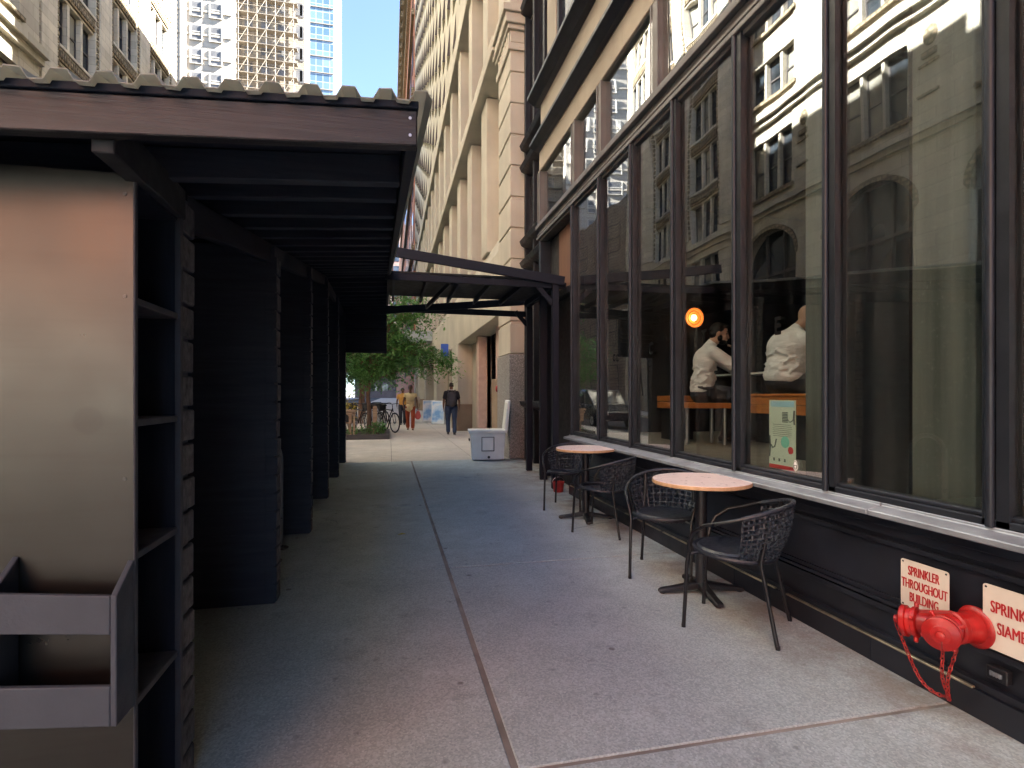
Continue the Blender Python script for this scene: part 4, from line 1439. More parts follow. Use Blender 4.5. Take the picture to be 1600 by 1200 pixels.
# ---------------------------------------------------------------- red siamese pipe, signs, vent
si = thing('sprinkler_connection', 'red two outlet sprinkler pipe connection with hanging chains on the black wall', 'standpipe', (2.4, 1.82, 0.37))
W0 = V((2.412, 1.80, 0.375))
g = MB(); g.lathe([(0.084, 0), (0.086, 0.010), (0.080, 0.018), (0.066, 0.024), (0.062, 0.05), (0.060, 0.085), (0.064, 0.09), (0.064, 0.105), (0.056, 0.112)], W0, 36, (-1, 0.12, 0)); g.build('wall_flange', M['red'], si, smooth=True)
g = MB()
J = V((2.285, 1.835, 0.372))
g.cap(W0 + V((-0.09, 0.01, 0)), J, 0.054, 0.050, 24)
d1 = V((-0.45, 0.88, -0.12)).normalized(); d2 = V((-0.82, -0.52, 0.02)).normalized()
g.lathe([(0.046, 0), (0.044, 0.05), (0.046, 0.09)], J, 28, d1)
g.lathe([(0.048, 0), (0.046, 0.03), (0.047, 0.05)], J, 28, d2)
g.beam(J + V((0.03, -0.01, 0.052)), J + d1 * 0.09 + V((0, 0, 0.04)), 0.05, 0.02)
g.build('twin_body', M['red'], si, smooth=True)
CAPS = []
for d, o_ in ((d1, 0.09), (d2, 0.05)):
    c = J + d * o_
    g = MB(); g.lathe([(0.058, 0), (0.064, 0.004), (0.064, 0.018), (0.057, 0.022), (0.057, 0.038), (0.066, 0.041), (0.066, 0.058), (0.060, 0.064), (0.040, 0.068), (0.034, 0.074), (0.017, 0.076), (0.017, 0.090), (0.009, 0.094)], c, 36, d)
    u, w = frame(d)
    for q in range(4):
        a = math.pi / 2 * q + 0.5
        p = c + d * 0.010 + (u * math.cos(a) + w * math.sin(a)) * 0.064
        g.lathe([(0.009, 0), (0.009, 0.016), (0.005, 0.02)], p, 10, (u * math.cos(a) + w * math.sin(a)))
    g.build('outlet_cap', M['red'], si, smooth=True)
    CAPS.append(c + d * 0.085)
def chain(pts_fn, n, nm='chain'):
    g = MB()
    P = [pts_fn(i / n) for i in range(n + 1)]
    for i in range(n):
        a, b = P[i], P[i + 1]
        c = (a + b) / 2; d = (b - a); L = d.length * 0.72; d.normalize()
        u, w = frame(d)
        s_ = u if i % 2 else w
        loop = []
        for q in range(10):
            an = 2 * math.pi * q / 10
            loop.append(c + d * L * math.cos(an) + s_ * 0.0068 * math.sin(an))
        g.tube(loop, 0.0024, 5, True)
    g.build(nm, M['redchain'], si, smooth=True)
LOW = V((2.245, 1.80, 0.105))
def hang(a, b, sag):
    return lambda t: a.lerp(b, t) + V((0.01 * math.sin(7 * t), 0.01 * math.sin(5 * t), -sag * 4 * t * (1 - t)))
chain(hang(CAPS[0] + V((0, 0, -.02)), LOW, 0.075), 17)
chain(hang(CAPS[1] + V((0.01, 0.0, -.03)), LOW + V((-.005, -.005, -.01)), 0.0), 12)
chain(hang(J + V((-0.01, -0.06, -0.045)), LOW + V((0.004, 0.006, -0.015)), 0.01), 13)

def wall_sign(name, label, y0, y1, z0, z1, lines, x=2.398):
    """enamel plate facing the walk; y0 is the left edge as read"""
    t = thing(name, label, 'sign', (x, (y0 + y1) / 2, (z0 + z1) / 2))
    g = MB()
    r = 0.012
    poly = []
    for (cy, cz, a0) in ((y0 - r, z1 - r, 0), (y1 + r, z1 - r, 90), (y1 + r, z0 + r, 180), (y0 - r, z0 + r, 270)):
        for q in range(5):
            a = R(a0 + q * 22.5)
            poly.append((cy + r * math.cos(a), cz + r * math.sin(a)))
    g.extrude(poly, lambda u, v, tt: (tt, u, v), x - 0.003, x)
    g.build('plate', M['sign'], t)
    g = MB()
    for (yy, zz) in ((y0 - .012, z1 - .012), (y1 + .012, z1 - .012), (y0 - .012, z0 + .012), (y1 + .012, z0 + .012)):
        g.lathe([(0.0045, 0), (0.0045, 0.0015)], (x - .003, yy, zz), 10, (-1, 0, 0))
    g.build('screw', M['screw'], t)
    g = MB()
    for body, zc, size, sx, yc in lines:
        for q, (oy, oz) in enumerate(((0, 0), (.0016, 0), (-.0016, 0), (0, .0008))):   # thickened strokes, each copy a hair prouder
            vs, fs = text_geo(body, size, 0.0, sx, 'CENTER', 0.0002)
            g.add([(x - 0.0034 - 0.0006 * q - v.z, yc + oy - v.x, zc + oz + v.y) for v in vs], fs)
    g.build('lettering', M['signred'], t)
    return t
wall_sign('sprinkler_sign', 'cream sign reading SPRINKLER THROUGHOUT BUILDING in red, partly behind the red pipe', 2.135, 1.905, 0.345, 0.570,
          [('SPRINKLER', 0.520, 0.062, 0.50, 2.022), ('THROUGHOUT', 0.458, 0.062, 0.50, 2.020), ('BUILDING', 0.398, 0.062, 0.50, 2.020)])
wall_sign('siamese_sign', 'cream sign reading SPRINKLER SIAMESE in red, cut by the photo edge', 1.765, 1.505, 0.315, 0.575,
          [('SPRINKLER', 0.487, 0.068, 0.58, 1.640), ('SIAMESE', 0.405, 0.068, 0.58, 1.640)])
t = thing('wall_vent', 'small black wall plate with worn raised marks under the cream sign', 'wall plate', (2.41, 1.72, 0.21))
g = MB(); g.box(2.405, 2.437, 1.682, 1.762, 0.185, 0.242); g.build('plate', M['castiron'], t, bevel=0.004)
g = MB(); g.box(2.401, 2.405, 1.70, 1.745, 0.205, 0.222)
for q in range(4): g.box(2.398, 2.401, 1.703 + q * .011, 1.709 + q * .011, 0.204, 0.223)
g.build('raised_mark', M['steel'], t)

# red bucket beyond the farther chair
t = thing('red_bucket', 'small red bucket on the pavement by the shop corner behind the farther table', 'bucket', (2.30, 7.25, 0))
g = MB(); g.lathe([(0.065, 0.0), (0.068, 0.005), (0.08, 0.13), (0.086, 0.132), (0.086, 0.142), (0.076, 0.142), (0.06, 0.01)], (2.30, 7.25, 0), 24); g.build('pail', M['bucket'], t, smooth=True)
g = MB(); g.tube([(2.30 + 0.085 * math.cos(a), 7.25, 0.137 + 0.07 * math.sin(a)) for a in [math.pi * q / 10 for q in range(11)]], 0.004, 6); g.build('handle', M['steel'], t, smooth=True)

# fallen leaf
t = MB(); t.add([(0.08, 5.35, .004), (0.12, 5.33, .010), (0.16, 5.36, .004), (0.12, 5.38, .012), (0.08, 5.35, .006), (0.12, 5.33, .012), (0.16, 5.36, .006), (0.12, 5.38, .014)], [(0, 1, 3), (1, 2, 3), (4, 7, 5), (5, 7, 6), (0, 4, 5, 1), (1, 5, 6, 2), (2, 6, 7, 3), (3, 7, 4, 0)])
tag(t.build('fallen_leaf', M['yellowleaf']), 'single dry leaf lying on the pavement near the seam', 'leaf')

# ---------------------------------------------------------------- inside the shop
def rbox(g, x0, x1, y0, y1, z0, z1): g.box(x0, x1, y0, y1, z0, z1)
t = thing('box_bench', 'orange wooden box bench with two boards, under the bald seated person', 'bench', (3.5, 4, .8))
g = MB(); g.box(3.30, 3.74, 2.9, 4.50, 1.335, 1.360); g.build('seat', M['bench'], t, bevel=0.004)
g = MB(); g.box(3.31, 3.33, 2.9, 4.49, 1.262, 1.333); g.box(3.31, 3.33, 2.9, 4.49, 1.18, 1.258); g.box(3.33, 3.72, 4.46, 4.49, 1.18, 1.333); g.build('front_board', M['bench'], t, bevel=0.003)
g = MB(); g.box(3.40, 3.70, 3.0, 4.3, 0.80, 1.18); g.build('plinth', M['darkwall'], t)
t = thing('rounded_bench', 'orange wooden bench with a rounded end on steel legs, under the person with an apron', 'bench', (3.4, 5.8, .8))
g = MB()
poly = [(3.15, 5.30), (3.62, 5.20)]
for q in range(9):
    a = -math.pi / 2 + math.pi * q / 8
    poly.append((3.62 + 0.20 * math.cos(a), 5.45 + 0.25 * math.sin(a)))
poly += [(3.62, 5.70), (3.15, 5.85)]
g.extrude(poly, lambda u, v, tt: (u, v, tt), 1.205, 1.262); g.build('seat', M['bench'], t, bevel=0.006)
for (xx, yy) in ((3.22, 5.45), (3.62, 5.35), (3.62, 5.6), (3.22, 5.72)):
    g = MB(); g.tube([(xx, yy, .80), (xx, yy, 1.205)], 0.022, 10); g.build('leg', M['steel'], t, smooth=True)
t = thing('box_bench', 'short orange wooden box bench end just left of the rounded bench', 'bench', (3.2, 6.3, .8))
g = MB(); g.box(3.32, 3.70, 6.02, 6.34, 1.27, 1.34); g.box(3.32, 3.70, 6.02, 6.34, 1.185, 1.262); g.build('front_board', M['bench'], t, bevel=0.004)
g = MB(); g.box(3.36, 3.66, 6.06, 6.30, 0.80, 1.185); g.build('plinth', M['darkwall'], t)
t = thing('bar_table', 'black high table with a pale edge that the person with an apron leans on', 'table', (4.3, 5.6, .8))
g = MB(); g.box(3.92, 4.75, 4.7, 6.2, 1.575, 1.60); g.build('tabletop', M['darkwall'], t, bevel=0.003)
g = MB(); g.box(3.90, 3.92, 4.7, 6.2, 1.577, 1.598); g.build('pale_edge', M['whiteinner'], t)
g = MB(); g.box(4.2, 4.5, 4.9, 6.0, 0.8, 1.575); g.build('pedestal', M['darkwall'], t)
for k, (gx, gy) in enumerate(((4.02, 5.06), (4.07, 4.98))):
    g = MB(); g.lathe([(0.02, 1.601), (0.028, 1.605), (0.026, 1.64), (0.014, 1.655), (0.016, 1.675)], (gx, gy, 0), 14)
    tag(g.build('condiment_shaker', M['whiteinner'], smooth=True), 'small glass condiment shaker on the black high table', 'shaker', 'condiment shakers on the high table')
# lit wall lamp
t = thing('wall_lamp', 'round amber wall lamp glowing on the black wall inside the shop', 'lamp', (4.36, 7.33, 2.48))
c = V((4.36, 7.34, 2.48))
g = MB(); g.lathe([(0.05, 0), (0.05, 0.03), (0.02, 0.035), (0.02, 0.10)], c, 20, (0, -1, 0)); g.build('wall_mount', M['lamp_metal'], t, smooth=True)
g = MB(); g.lathe([(0.02, 0.08), (0.07, 0.085), (0.125, 0.12), (0.145, 0.17), (0.138, 0.17), (0.118, 0.125), (0.06, 0.095)], c, 32, (0, -1, 0)); g.build('reflector', M['lampglow'], t, smooth=True)
g = MB()
for r_ in (0.06, 0.10):
    g.tube([c + V((r_ * math.cos(a), -0.155, r_ * math.sin(a))) for a in [2 * math.pi * q / 24 for q in range(24)]], 0.006, 6, True)
g.build('guard_ring', M['lamp_metal'], t, smooth=True)
g = MB(); g.ell(c + V((0, -0.135, 0)), (0.048, 0.05, 0.048)); g.build('bulb', M['bulb'], t, smooth=True)
# poster standing inside the glass
t = thing('menu_poster', 'tall narrow mint poster with a red foot standing behind the shop glass', 'poster', (2.53, 3.06, .86))
px = 2.492
g = MB(); g.box(px, px + 0.006, 2.945, 3.185, 0.865, 1.315); g.build('sheet', M['poster'], t)
def pr(y0, y1, z0, z1, m, nm, x=px - .0015):
    g = MB(); g.box(x, px - .0003, y0, y1, z0, z1); return g.build(nm, M[m], t)
pr(2.955, 3.17, 1.272, 1.308, 'posterblue', 'header_band')
pr(2.947, 3.183, 0.867, 0.892, 'posterred', 'red_foot')
g = MB()
for q in range(7):
    yy = 3.045 - q * .004
    g.box(px - .0015, px - .0003, 3.062 - (0.05 if q % 2 else 0.054), 3.062, 1.232 - q * .010, 1.238 - q * .010)
g.tube([(px - .001, 3.01, 1.19), (px - .001, 2.99, 1.175), (px - .001, 2.97, 1.185), (px - .001, 2.955, 1.20)], 0.003, 5)
g.tube([(px - .001, 2.952, 1.25), (px - .001, 2.956, 1.21), (px - .001, 2.950, 1.16)], 0.006, 5)
g.tube([(px - .001, 3.178, 1.08), (px - .001, 3.172, 1.00), (px - .001, 3.180, .94)], 0.006, 5)
g.tube([(px - .001, 3.165, 1.02), (px - .001, 3.15, 1.0), (px - .001, 3.13, 1.01), (px - .001, 3.115, 1.06)], 0.005, 5)
for q in range(3):
    g.box(px - .0015, px - .0003, 3.13 - q * .05, 3.145 - q * .05, 0.915, 0.935)
g.build('black_drawing', M['ink'], t)
g = MB()
for q in range(7):
    g.box(px - .0012, px - .0003, 2.975 + (0.0 if q % 3 else .01), 3.15, 1.155 - q * .0125, 1.1575 - q * .0125)
g.build('text_lines', M['ink'], t)
g = MB(); g.lathe([(0.038, 0), (0.038, 0.001)], (px - .0004, 3.035, 1.045), 24, (-1, 0, 0)); g.build('mint_badge', M['postermint'], t)
g = MB(); g.lathe([(0.024, 0), (0.024, 0.001)], (px - .0004, 2.985, 0.995), 20, (-1, 0, 0)); g.build('red_badge', M['posterred'], t)
t = thing('window_sticker', 'small white rounded sticker low on the shop glass beside the mint poster', 'sticker', (2.462, 2.9, .9))
g = MB()
poly = []
for q in range(20):
    a = 2 * math.pi * q / 20
    poly.append((2.905 + 0.021 * math.cos(a) * (1 if math.sin(a) < 0.2 else .85), 0.912 + 0.033 * math.sin(a)))
g.extrude(poly, lambda u, v, tt: (tt, u, v), 2.4585, 2.4605); g.build('sheet', M['paper'], t)
g = MB()
loop = [(2.4578, 2.905 + 0.016 * math.cos(2 * math.pi * q / 16), 0.912 + 0.027 * math.sin(2 * math.pi * q / 16)) for q in range(16)]
g.tube(loop, 0.0015, 4, True); g.box(2.4572, 2.4583, 2.893, 2.917, 0.893, 0.897); g.box(2.4572, 2.4583, 2.893, 2.897, 0.893, 0.915); g.box(2.4572, 2.4583, 2.913, 2.917, 0.893, 0.915); g.box(2.4572, 2.4583, 2.893, 2.917, 0.911, 0.915)
g.build('printed_mark', M['ink'], t)
# ---------------------------------------------------------------- people
def remesh(o, vox, it=6, fac=0.5):
    m = o.modifiers.new('remesh', 'REMESH'); m.mode = 'VOXEL'; m.voxel_size = vox; m.use_smooth_shade = True
    s_ = o.modifiers.new('smooth', 'SMOOTH'); s_.factor = fac; s_.iterations = it
    return o

def turn(J, ang):
    """swing a whole pose about the pelvis"""
    m = Matrix.Rotation(R(ang), 3, 'Z'); c = J['pelvis'].copy()
    f = lambda p: c + m @ (p - c)
    for k in ('chest', 'neck', 'head'): J[k] = f(J[k])
    for k in ('face', 'hup'): J[k] = m @ J[k]
    for k in ('sh', 'el', 'wr', 'hip', 'kn', 'an'): J[k] = [f(p) for p in J[k]]
    J['toe'] = [m @ p for p in J['toe']]
    J['hd'] = [(m @ a_, m @ b_, m @ c_, q) for (a_, b_, c_, q) in J['hd']]

def basis(f, up):
    f = f.normalized(); r = f.cross(up).normalized(); u = r.cross(f).normalized()
    return Matrix((r, f, u)).transposed(), r, f, u

def hand(g, wr, d, pn, side, curl=0.5, sc_=1.0):
    """palm and five bent fingers; d along the hand, pn palm normal, side = thumb direction"""
    d = d.normalized(); side = (side - d * side.dot(d)).normalized(); pn = d.cross(side).normalized() if pn is None else (pn - d * pn.dot(d) - side * pn.dot(side)).normalized()
    rot = Matrix((side, d, pn)).transposed()
    g.ell(wr + d * 0.045 * sc_, (0.042 * sc_, 0.052 * sc_, 0.016 * sc_), rot, 12, 8)
    for k, (o_, L) in enumerate(((0.030, 0.070), (0.011, 0.080), (-0.009, 0.074), (-0.028, 0.058))):
        b = wr + d * 0.086 * sc_ + side * o_ * sc_
        p, dd = b, d
        for q in range(3):
            dd = (dd + pn * curl * (0.55 + 0.15 * k)).normalized()
            e = p + dd * L * sc_ * (0.42, 0.33, 0.25)[q]
            g.cap(p, e, 0.0095 * sc_, 0.0085 * sc_, 8)
            p = e
    b = wr + d * 0.028 * sc_ + side * 0.034 * sc_
    m1 = b + (d * 0.6 + side * 0.7 + pn * 0.35).normalized() * 0.036 * sc_
    g.cap(b, m1, 0.013 * sc_, 0.011 * sc_, 8); g.cap(m1, m1 + (d * 0.9 + side * 0.15 + pn * 0.4).normalized() * 0.028 * sc_, 0.0105 * sc_, 0.009 * sc_, 8)

def head(g, c, f, up):
    rot, r, f, u = basis(f, up)
    P = lambda a, b, c_: c + r * a + f * b + u * c_
    g.ell(P(0, -0.012, 0.022), (0.074, 0.094, 0.092), rot, 20, 14)
    g.ell(P(0, 0.022, -0.045), (0.058, 0.068, 0.062), rot, 16, 12)
    g.ell(P(0, 0.055, -0.085), (0.030, 0.028, 0.024), rot)
    g.cap(P(0, 0.082, 0.012), P(0, 0.103, -0.028), 0.010, 0.014, 8)
    g.ell(P(0, 0.088, -0.058), (0.024, 0.012, 0.010), rot)
    for s_ in (-1, 1):
        g.ell(P(s_ * 0.076, -0.012, -0.010), (0.010, 0.018, 0.030), rot, 10, 8)
        g.cap(P(s_ * 0.016, 0.081, 0.024), P(s_ * 0.048, 0.066, 0.024), 0.010, 0.009, 8)
        g.ell(P(s_ * 0.040, 0.060, -0.025), (0.022, 0.02, 0.02), rot)
    return rot, r, f, u, P

def human(nm, label, J, skin, vox=0.0095, bulk=1.0, bare_legs=False):
    t = thing('person', label, 'person', J['base'])
    g = MB()
    pel, ch, nk, hd = J['pelvis'], J['chest'], J['neck'], J['head']
    lat = (J['sh'][1] - J['sh'][0]).normalized()
    up = (ch - pel).normalized()
    fwd = up.cross(lat).normalized() * -1
    if fwd.dot(J['face']) < 0: fwd = -fwd
    rot = Matrix((lat, fwd, up)).transposed()
    b = bulk
    g.ell(pel, (0.155 * b, 0.105 * b, 0.11), rot); g.ell(pel.lerp(ch, 0.45), (0.138 * b, 0.098 * b, 0.15), rot); g.ell(ch, (0.160 * b, 0.108 * b, 0.16), rot)
    g.cap(J['sh'][0].lerp(ch, .12), J['sh'][1].lerp(ch, .12), 0.062, 0.062)
    g.cap(nk - (hd - nk) * 0.35, hd - (hd - nk) * 0.15, 0.060, 0.052)
    H = head(g, hd, J['face'], J.get('hup', V((0, 0, 1))))
    for k in (0, 1):
        sh, el, wr = J['sh'][k], J['el'][k], J['wr'][k]
        g.cap(sh, el, 0.049, 0.039); g.cap(el, wr, 0.038, 0.026)
        hd_ = J['hd'][k]
        hand(g, wr, hd_[0], hd_[1], hd_[2], hd_[3])
        hp, kn, an = J['hip'][k], J['kn'][k], J['an'][k]
        g.cap(hp, kn, 0.082 * b, 0.056); g.cap(kn, an, 0.054, 0.038)
        g.cap(an + V((0, 0, -0.03)), an + J['toe'][k] * 0.14 + V((0, 0, -0.045)), 0.036, 0.026)
    o = g.build('body', skin, t, smooth=True)
    remesh(o, vox, 5)
    return t, rot, H, fwd, lat, up

def shirt(t, J, rot, mat, sleeve=1.0, low=0.0, grow=0.016, b=1.0, nm='shirt', collar=True, hem=0.0, vox=0.011):
    g = MB()
    pel, ch = J['pelvis'], J['chest']
    up = (ch - pel).normalized()
    if low <= 0:
        g.ell(pel + up * 0.05, (0.158 * b + grow, 0.118 * b + grow, 0.10), rot)
    g.ell(pel.lerp(ch, 0.45), (0.142 * b + grow, 0.110 * b + grow, 0.17 if low <= 0 else 0.1), rot)
    g.ell(ch, (0.165 * b + grow, 0.115 * b + grow, 0.17), rot)
    nk, hd = J['neck'], J['head']
    for k in (0, 1):
        s0 = J['sh'][k]
        g.cap(nk - (hd - nk) * 0.30, s0, 0.060 + grow * .4, 0.056 + grow * .5)
        g.cap(ch + (s0 - ch) * 0.45, s0, 0.085 + grow, 0.060 + grow * .5)
    if collar:
        g.cap(nk - (hd - nk) * 0.45, nk + (hd - nk) * 0.12, 0.068, 0.060)
    for k in (0, 1):
        sh, el, wr = J['sh'][k], J['el'][k], J['wr'][k]
        if sleeve > 0:
            e1 = sh.lerp(el, min(1, sleeve)); g.cap(sh, e1, 0.052 + grow, 0.044 + grow)
            if sleeve > 1:
                g.cap(el, el.lerp(wr, sleeve - 1), 0.043 + grow, 0.034 + grow)
                g.ell(el.lerp(wr, sleeve - 1.08), (0.043 + grow,) * 3)
    if hem:
        g.cap(pel + up * 0.02, pel - up * hem, 0.17, 0.19)
    rr = random.Random(3)
    for _ in range(34):  # loose folds round the waist and back
        a = rr.uniform(0, 6.28); v = rr.uniform(0.12, 0.80)
        p = pel.lerp(ch, v)
        d_ = rot @ V((math.cos(a) * (0.150 * b + grow), math.sin(a) * (0.112 * b + grow), 0))
        q_ = rot @ V((-math.sin(a), math.cos(a), rr.uniform(-.5, .9)))
        g.cap(p + d_ * 0.965 - q_ * 0.06, p + d_ * 0.965 + q_ * 0.06, 0.011, 0.007, 6)
    o = g.build(nm, mat, t, smooth=True)
    remesh(o, vox, 4)
    return o

def trousers(t, J, rot, mat, b=1.0, grow=0.014, end=0.93, nm='trousers'):
    g = MB()
    g.ell(J['pelvis'], (0.165 * b + grow, 0.115 * b + grow, 0.115), rot)
    for k in (0, 1):
        hp, kn, an = J['hip'][k], J['kn'][k], J['an'][k]
        g.cap(hp, kn, 0.088 * b + grow, 0.062 + grow); g.cap(kn, kn.lerp(an, end), 0.060 + grow, 0.052 + grow)
        for q in range(3):
            g.ell(kn.lerp(an, end - 0.05 - q * 0.1), (0.056 + grow + .006 * (q % 2),) * 2 + (0.025,))
    o = g.build(nm, mat, t, smooth=True)
    remesh(o, 0.012, 4)
    return o

def shoes(t, J, mat, low=0.0):
    for k in (0, 1):
        an, d = J['an'][k], J['toe'][k].normalized()
        g = MB()
        z = an.z - 0.085
        r_ = Matrix((V((-d.y, d.x, 0)).normalized() * -1, d, V((-d.y, d.x, 0)).normalized().cross(d) * -1)).transposed()
        g.ell(V((an.x, an.y, z + 0.055)) - d * 0.015, (0.042, 0.062, 0.055), r_)
        g.ell(V((an.x, an.y, z + 0.040)) + d * 0.10, (0.046, 0.105, 0.040), r_)
        o = g.build('shoe', mat, t, smooth=True); remesh(o, 0.008, 4)
        h = MB()
        n = 16
        ring = [V((an.x, an.y, z)) + d * 0.06 + r_ @ V((0.048 * math.cos(2 * math.pi * q / n), 0.145 * math.sin(2 * math.pi * q / n), 0)) for q in range(n)]
        h.add([p + V((0, 0, .001)) for p in ring] + [p + V((0, 0, 0.018)) for p in ring], [tuple(range(n - 1, -1, -1)), tuple(range(n, 2 * n))] + [(q, (q + 1) % n, n + (q + 1) % n, n + q) for q in range(n)])
        h.build('sole', M['sole'], o, smooth=True)

# --- seated person with an apron
Z0 = 0.80
J = dict(base=(3.5, 5.58, Z0))
J['pelvis'] = V((3.47, 5.56, 1.355)); J['chest'] = V((3.51, 5.60, 1.735)); J['neck'] = V((3.575, 5.60, 1.925)); J['head'] = V((3.665, 5.59, 2.045))
J['face'] = V((0.95, -0.10, -0.22)); J['hup'] = V((0.2, 0, 1))
J['sh'] = [V((3.545, 5.755, 1.835)), V((3.59, 5.445, 1.82))]
J['el'] = [V((3.86, 5.83, 1.645)), V((3.82, 5.36, 1.635))]
J['wr'] = [V((3.84, 5.64, 1.80)), V((3.87, 5.57, 1.665))]
J['hd'] = [(V((-0.35, -0.3, 0.9)), V((-1, 0, 0)), V((0, -1, 0.2)), 0.5), (V((0.3, 0.95, 0.0)), V((0, 0, -1)), V((1, -.2, 0)), 0.25)]
J['hip'] = [V((3.50, 5.66, 1.335)), V((3.52, 5.47, 1.335))]
J['kn'] = [V((3.93, 5.76, 1.315)), V((3.93, 5.52, 1.30))]
J['an'] = [V((3.90, 5.86, 0.89)), V((3.72, 5.60, 0.89))]
J['toe'] = [V((1, .1, 0)), V((1, .05, 0))]
turn(J, -26)
t, rot, H, fw, lat, up = human('person', 'seated person with dark hair, white shirt and charcoal apron at a high table', J, M['skin_l'])
shirt(t, J, rot, M['shirt'], 1.75, grow=0.018)
trousers(t, J, rot, M['trousers'])
shoes(t, J, M['shoe'])
g = MB()
g.ell(J['pelvis'] + V((0.03, 0, 0.07)), (0.196, 0.150, 0.05), rot); g.cap(J['pelvis'] + V((0.10, -0.03, 0.02)), J['kn'][1] + V((-.12, -.02, .03)), 0.105, 0.10); g.cap(J['pelvis'] + V((0.10, 0.05, 0.02)), J['kn'][0] + V((-.12, .0, .03)), 0.105, 0.10)
o = g.build('apron', M['apron'], t, smooth=True); remesh(o, 0.012, 4)
rot_h, r, f, u, P = H
g = MB(); g.ell(P(0, -0.026, 0.034), (0.081, 0.094, 0.092), rot_h, 18, 12); g.ell(P(0, 0.035, 0.092), (0.060, 0.050, 0.030), rot_h); g.ell(P(0, -0.06, -0.02), (0.066, 0.05, 0.06), rot_h)
o = g.build('hair', M['hair'], t, smooth=True); remesh(o, 0.008, 3)
g = MB(); g.ell(P(0, 0.048, -0.086), (0.050, 0.046, 0.036), rot_h); g.ell(P(0, 0.092, -0.044), (0.028, 0.010, 0.008), rot_h); [g.ell(P(s_ * .056, 0.015, -0.055), (0.014, 0.03, 0.04), rot_h) for s_ in (-1, 1)]
o = g.build('beard', M['hair'], t, smooth=True); remesh(o, 0.007, 3)
for s_ in (-1, 1):
    g = MB(); g.ell(P(s_ * 0.032, 0.074, 0.008), (0.011, 0.008, 0.007), rot_h, 10, 8); g.build('eye', M['hair'], t, smooth=True)
    g = MB(); g.cap(P(s_ * 0.016, 0.090, 0.030), P(s_ * 0.05, 0.072, 0.032), 0.006, 0.005, 6); g.build('eyebrow', M['hair'], t, smooth=True)

# --- bald seated person seen from behind
J = dict(base=(3.55, 4.35, Z0))
J['pelvis'] = V((3.50, 4.28, 1.455)); J['chest'] = V((3.545, 4.30, 1.775)); J['neck'] = V((3.62, 4.30, 1.94)); J['head'] = V((3.735, 4.29, 2.055))
J['face'] = V((0.92, -0.05, -0.30)); J['hup'] = V((0.28, 0, 1))
J['sh'] = [V((3.575, 4.47, 1.86)), V((3.62, 4.13, 1.84))]
J['el'] = [V((3.86, 4.58, 1.70)), V((3.86, 4.04, 1.665))]
J['wr'] = [V((4.05, 4.45, 1.64)), V((4.06, 4.15, 1.64))]
J['hd'] = [(V((0.8, -0.5, -0.05)), V((0, 0, -1)), V((0, -.6, .6)), 0.3), (V((0.8, 0.5, -0.05)), V((0, 0, -1)), V((0, .6, .6)), 0.3)]
J['hip'] = [V((3.53, 4.40, 1.44)), V((3.55, 4.17, 1.44))]
J['kn'] = [V((3.97, 4.50, 1.40)), V((3.98, 4.08, 1.40))]
J['an'] = [V((3.90, 4.48, 0.89)), V((3.90, 4.10, 0.89))]
J['toe'] = [V((1, .1, 0)), V((1, -.05, 0))]
turn(J, -14)
t, rot, H, fw, lat, up = human('person', 'bald bearded person in a white shirt seated with back to the shop window', J, M['skin_l'], bulk=1.18)
shirt(t, J, rot, M['shirt'], 1.85, grow=0.022, b=1.22)
trousers(t, J, rot, M['trousers'], b=1.15)
shoes(t, J, M['shoe'])
rot_h, r, f, u, P = H
g = MB(); g.ell(P(0, 0.040, -0.078), (0.060, 0.056, 0.046), rot_h); [g.ell(P(s_ * .064, 0.008, -0.05), (0.014, 0.034, 0.05), rot_h) for s_ in (-1, 1)]
o = g.build('beard', M['hair'], t, smooth=True); remesh(o, 0.007, 3)
for s_ in (-1, 1):
    g = MB(); g.ell(P(s_ * 0.032, 0.074, 0.008), (0.011, 0.008, 0.007), rot_h, 10, 8); g.build('eye', M['hair'], t, smooth=True)

def walker(x, y, h, face, stride, arms=(0.25, -0.2), lead=0):
    """joint table for an upright walking figure of height h at x, y facing `face` (unit xy)"""
    s_ = h / 1.78
    f = V((face[0], face[1], 0)).normalized(); r = V((f.y, -f.x, 0))
    B = V((x, y, 0))
    P = lambda a, b, c: B + r * a * s_ + f * b * s_ + V((0, 0, c * s_))
    J = dict(base=(x, y, 0))
    J['pelvis'] = P(0, 0, 0.95); J['chest'] = P(0, 0.02, 1.28); J['neck'] = P(0, 0.01, 1.50); J['head'] = P(0, 0.035, 1.655)
    J['face'] = f.copy()
    J['sh'] = [P(-0.19, 0.0, 1.42), P(0.19, 0.0, 1.42)]
    J['el'] = [P(-0.265, -0.02 + arms[0] * .5, 1.15), P(0.265, -0.02 + arms[1] * .5, 1.15)]
    J['wr'] = [P(-0.275, 0.05 + arms[0], 0.93), P(0.275, 0.05 + arms[1], 0.93)]
    J['hd'] = [(V((0, 0, -1)) + f * .2, r * 1.0, f, 0.35), (V((0, 0, -1)) + f * .2, r * -1.0, f, 0.35)]
    J['hip'] = [P(-0.10, 0, 0.92), P(0.10, 0, 0.92)]
    st = (stride, -stride) if lead == 0 else (-stride, stride)
    J['kn'] = [P(-0.105, st[0] * .55 + .06, 0.50), P(0.105, st[1] * .55 + .06, 0.50)]
    J['an'] = [P(-0.095, st[0], 0.088 + (0.0 if st[0] > 0 else abs(stride) * .0)), P(0.095, st[1], 0.088)]
    J['toe'] = [f.copy(), f.copy()]
    return J, f, r, P

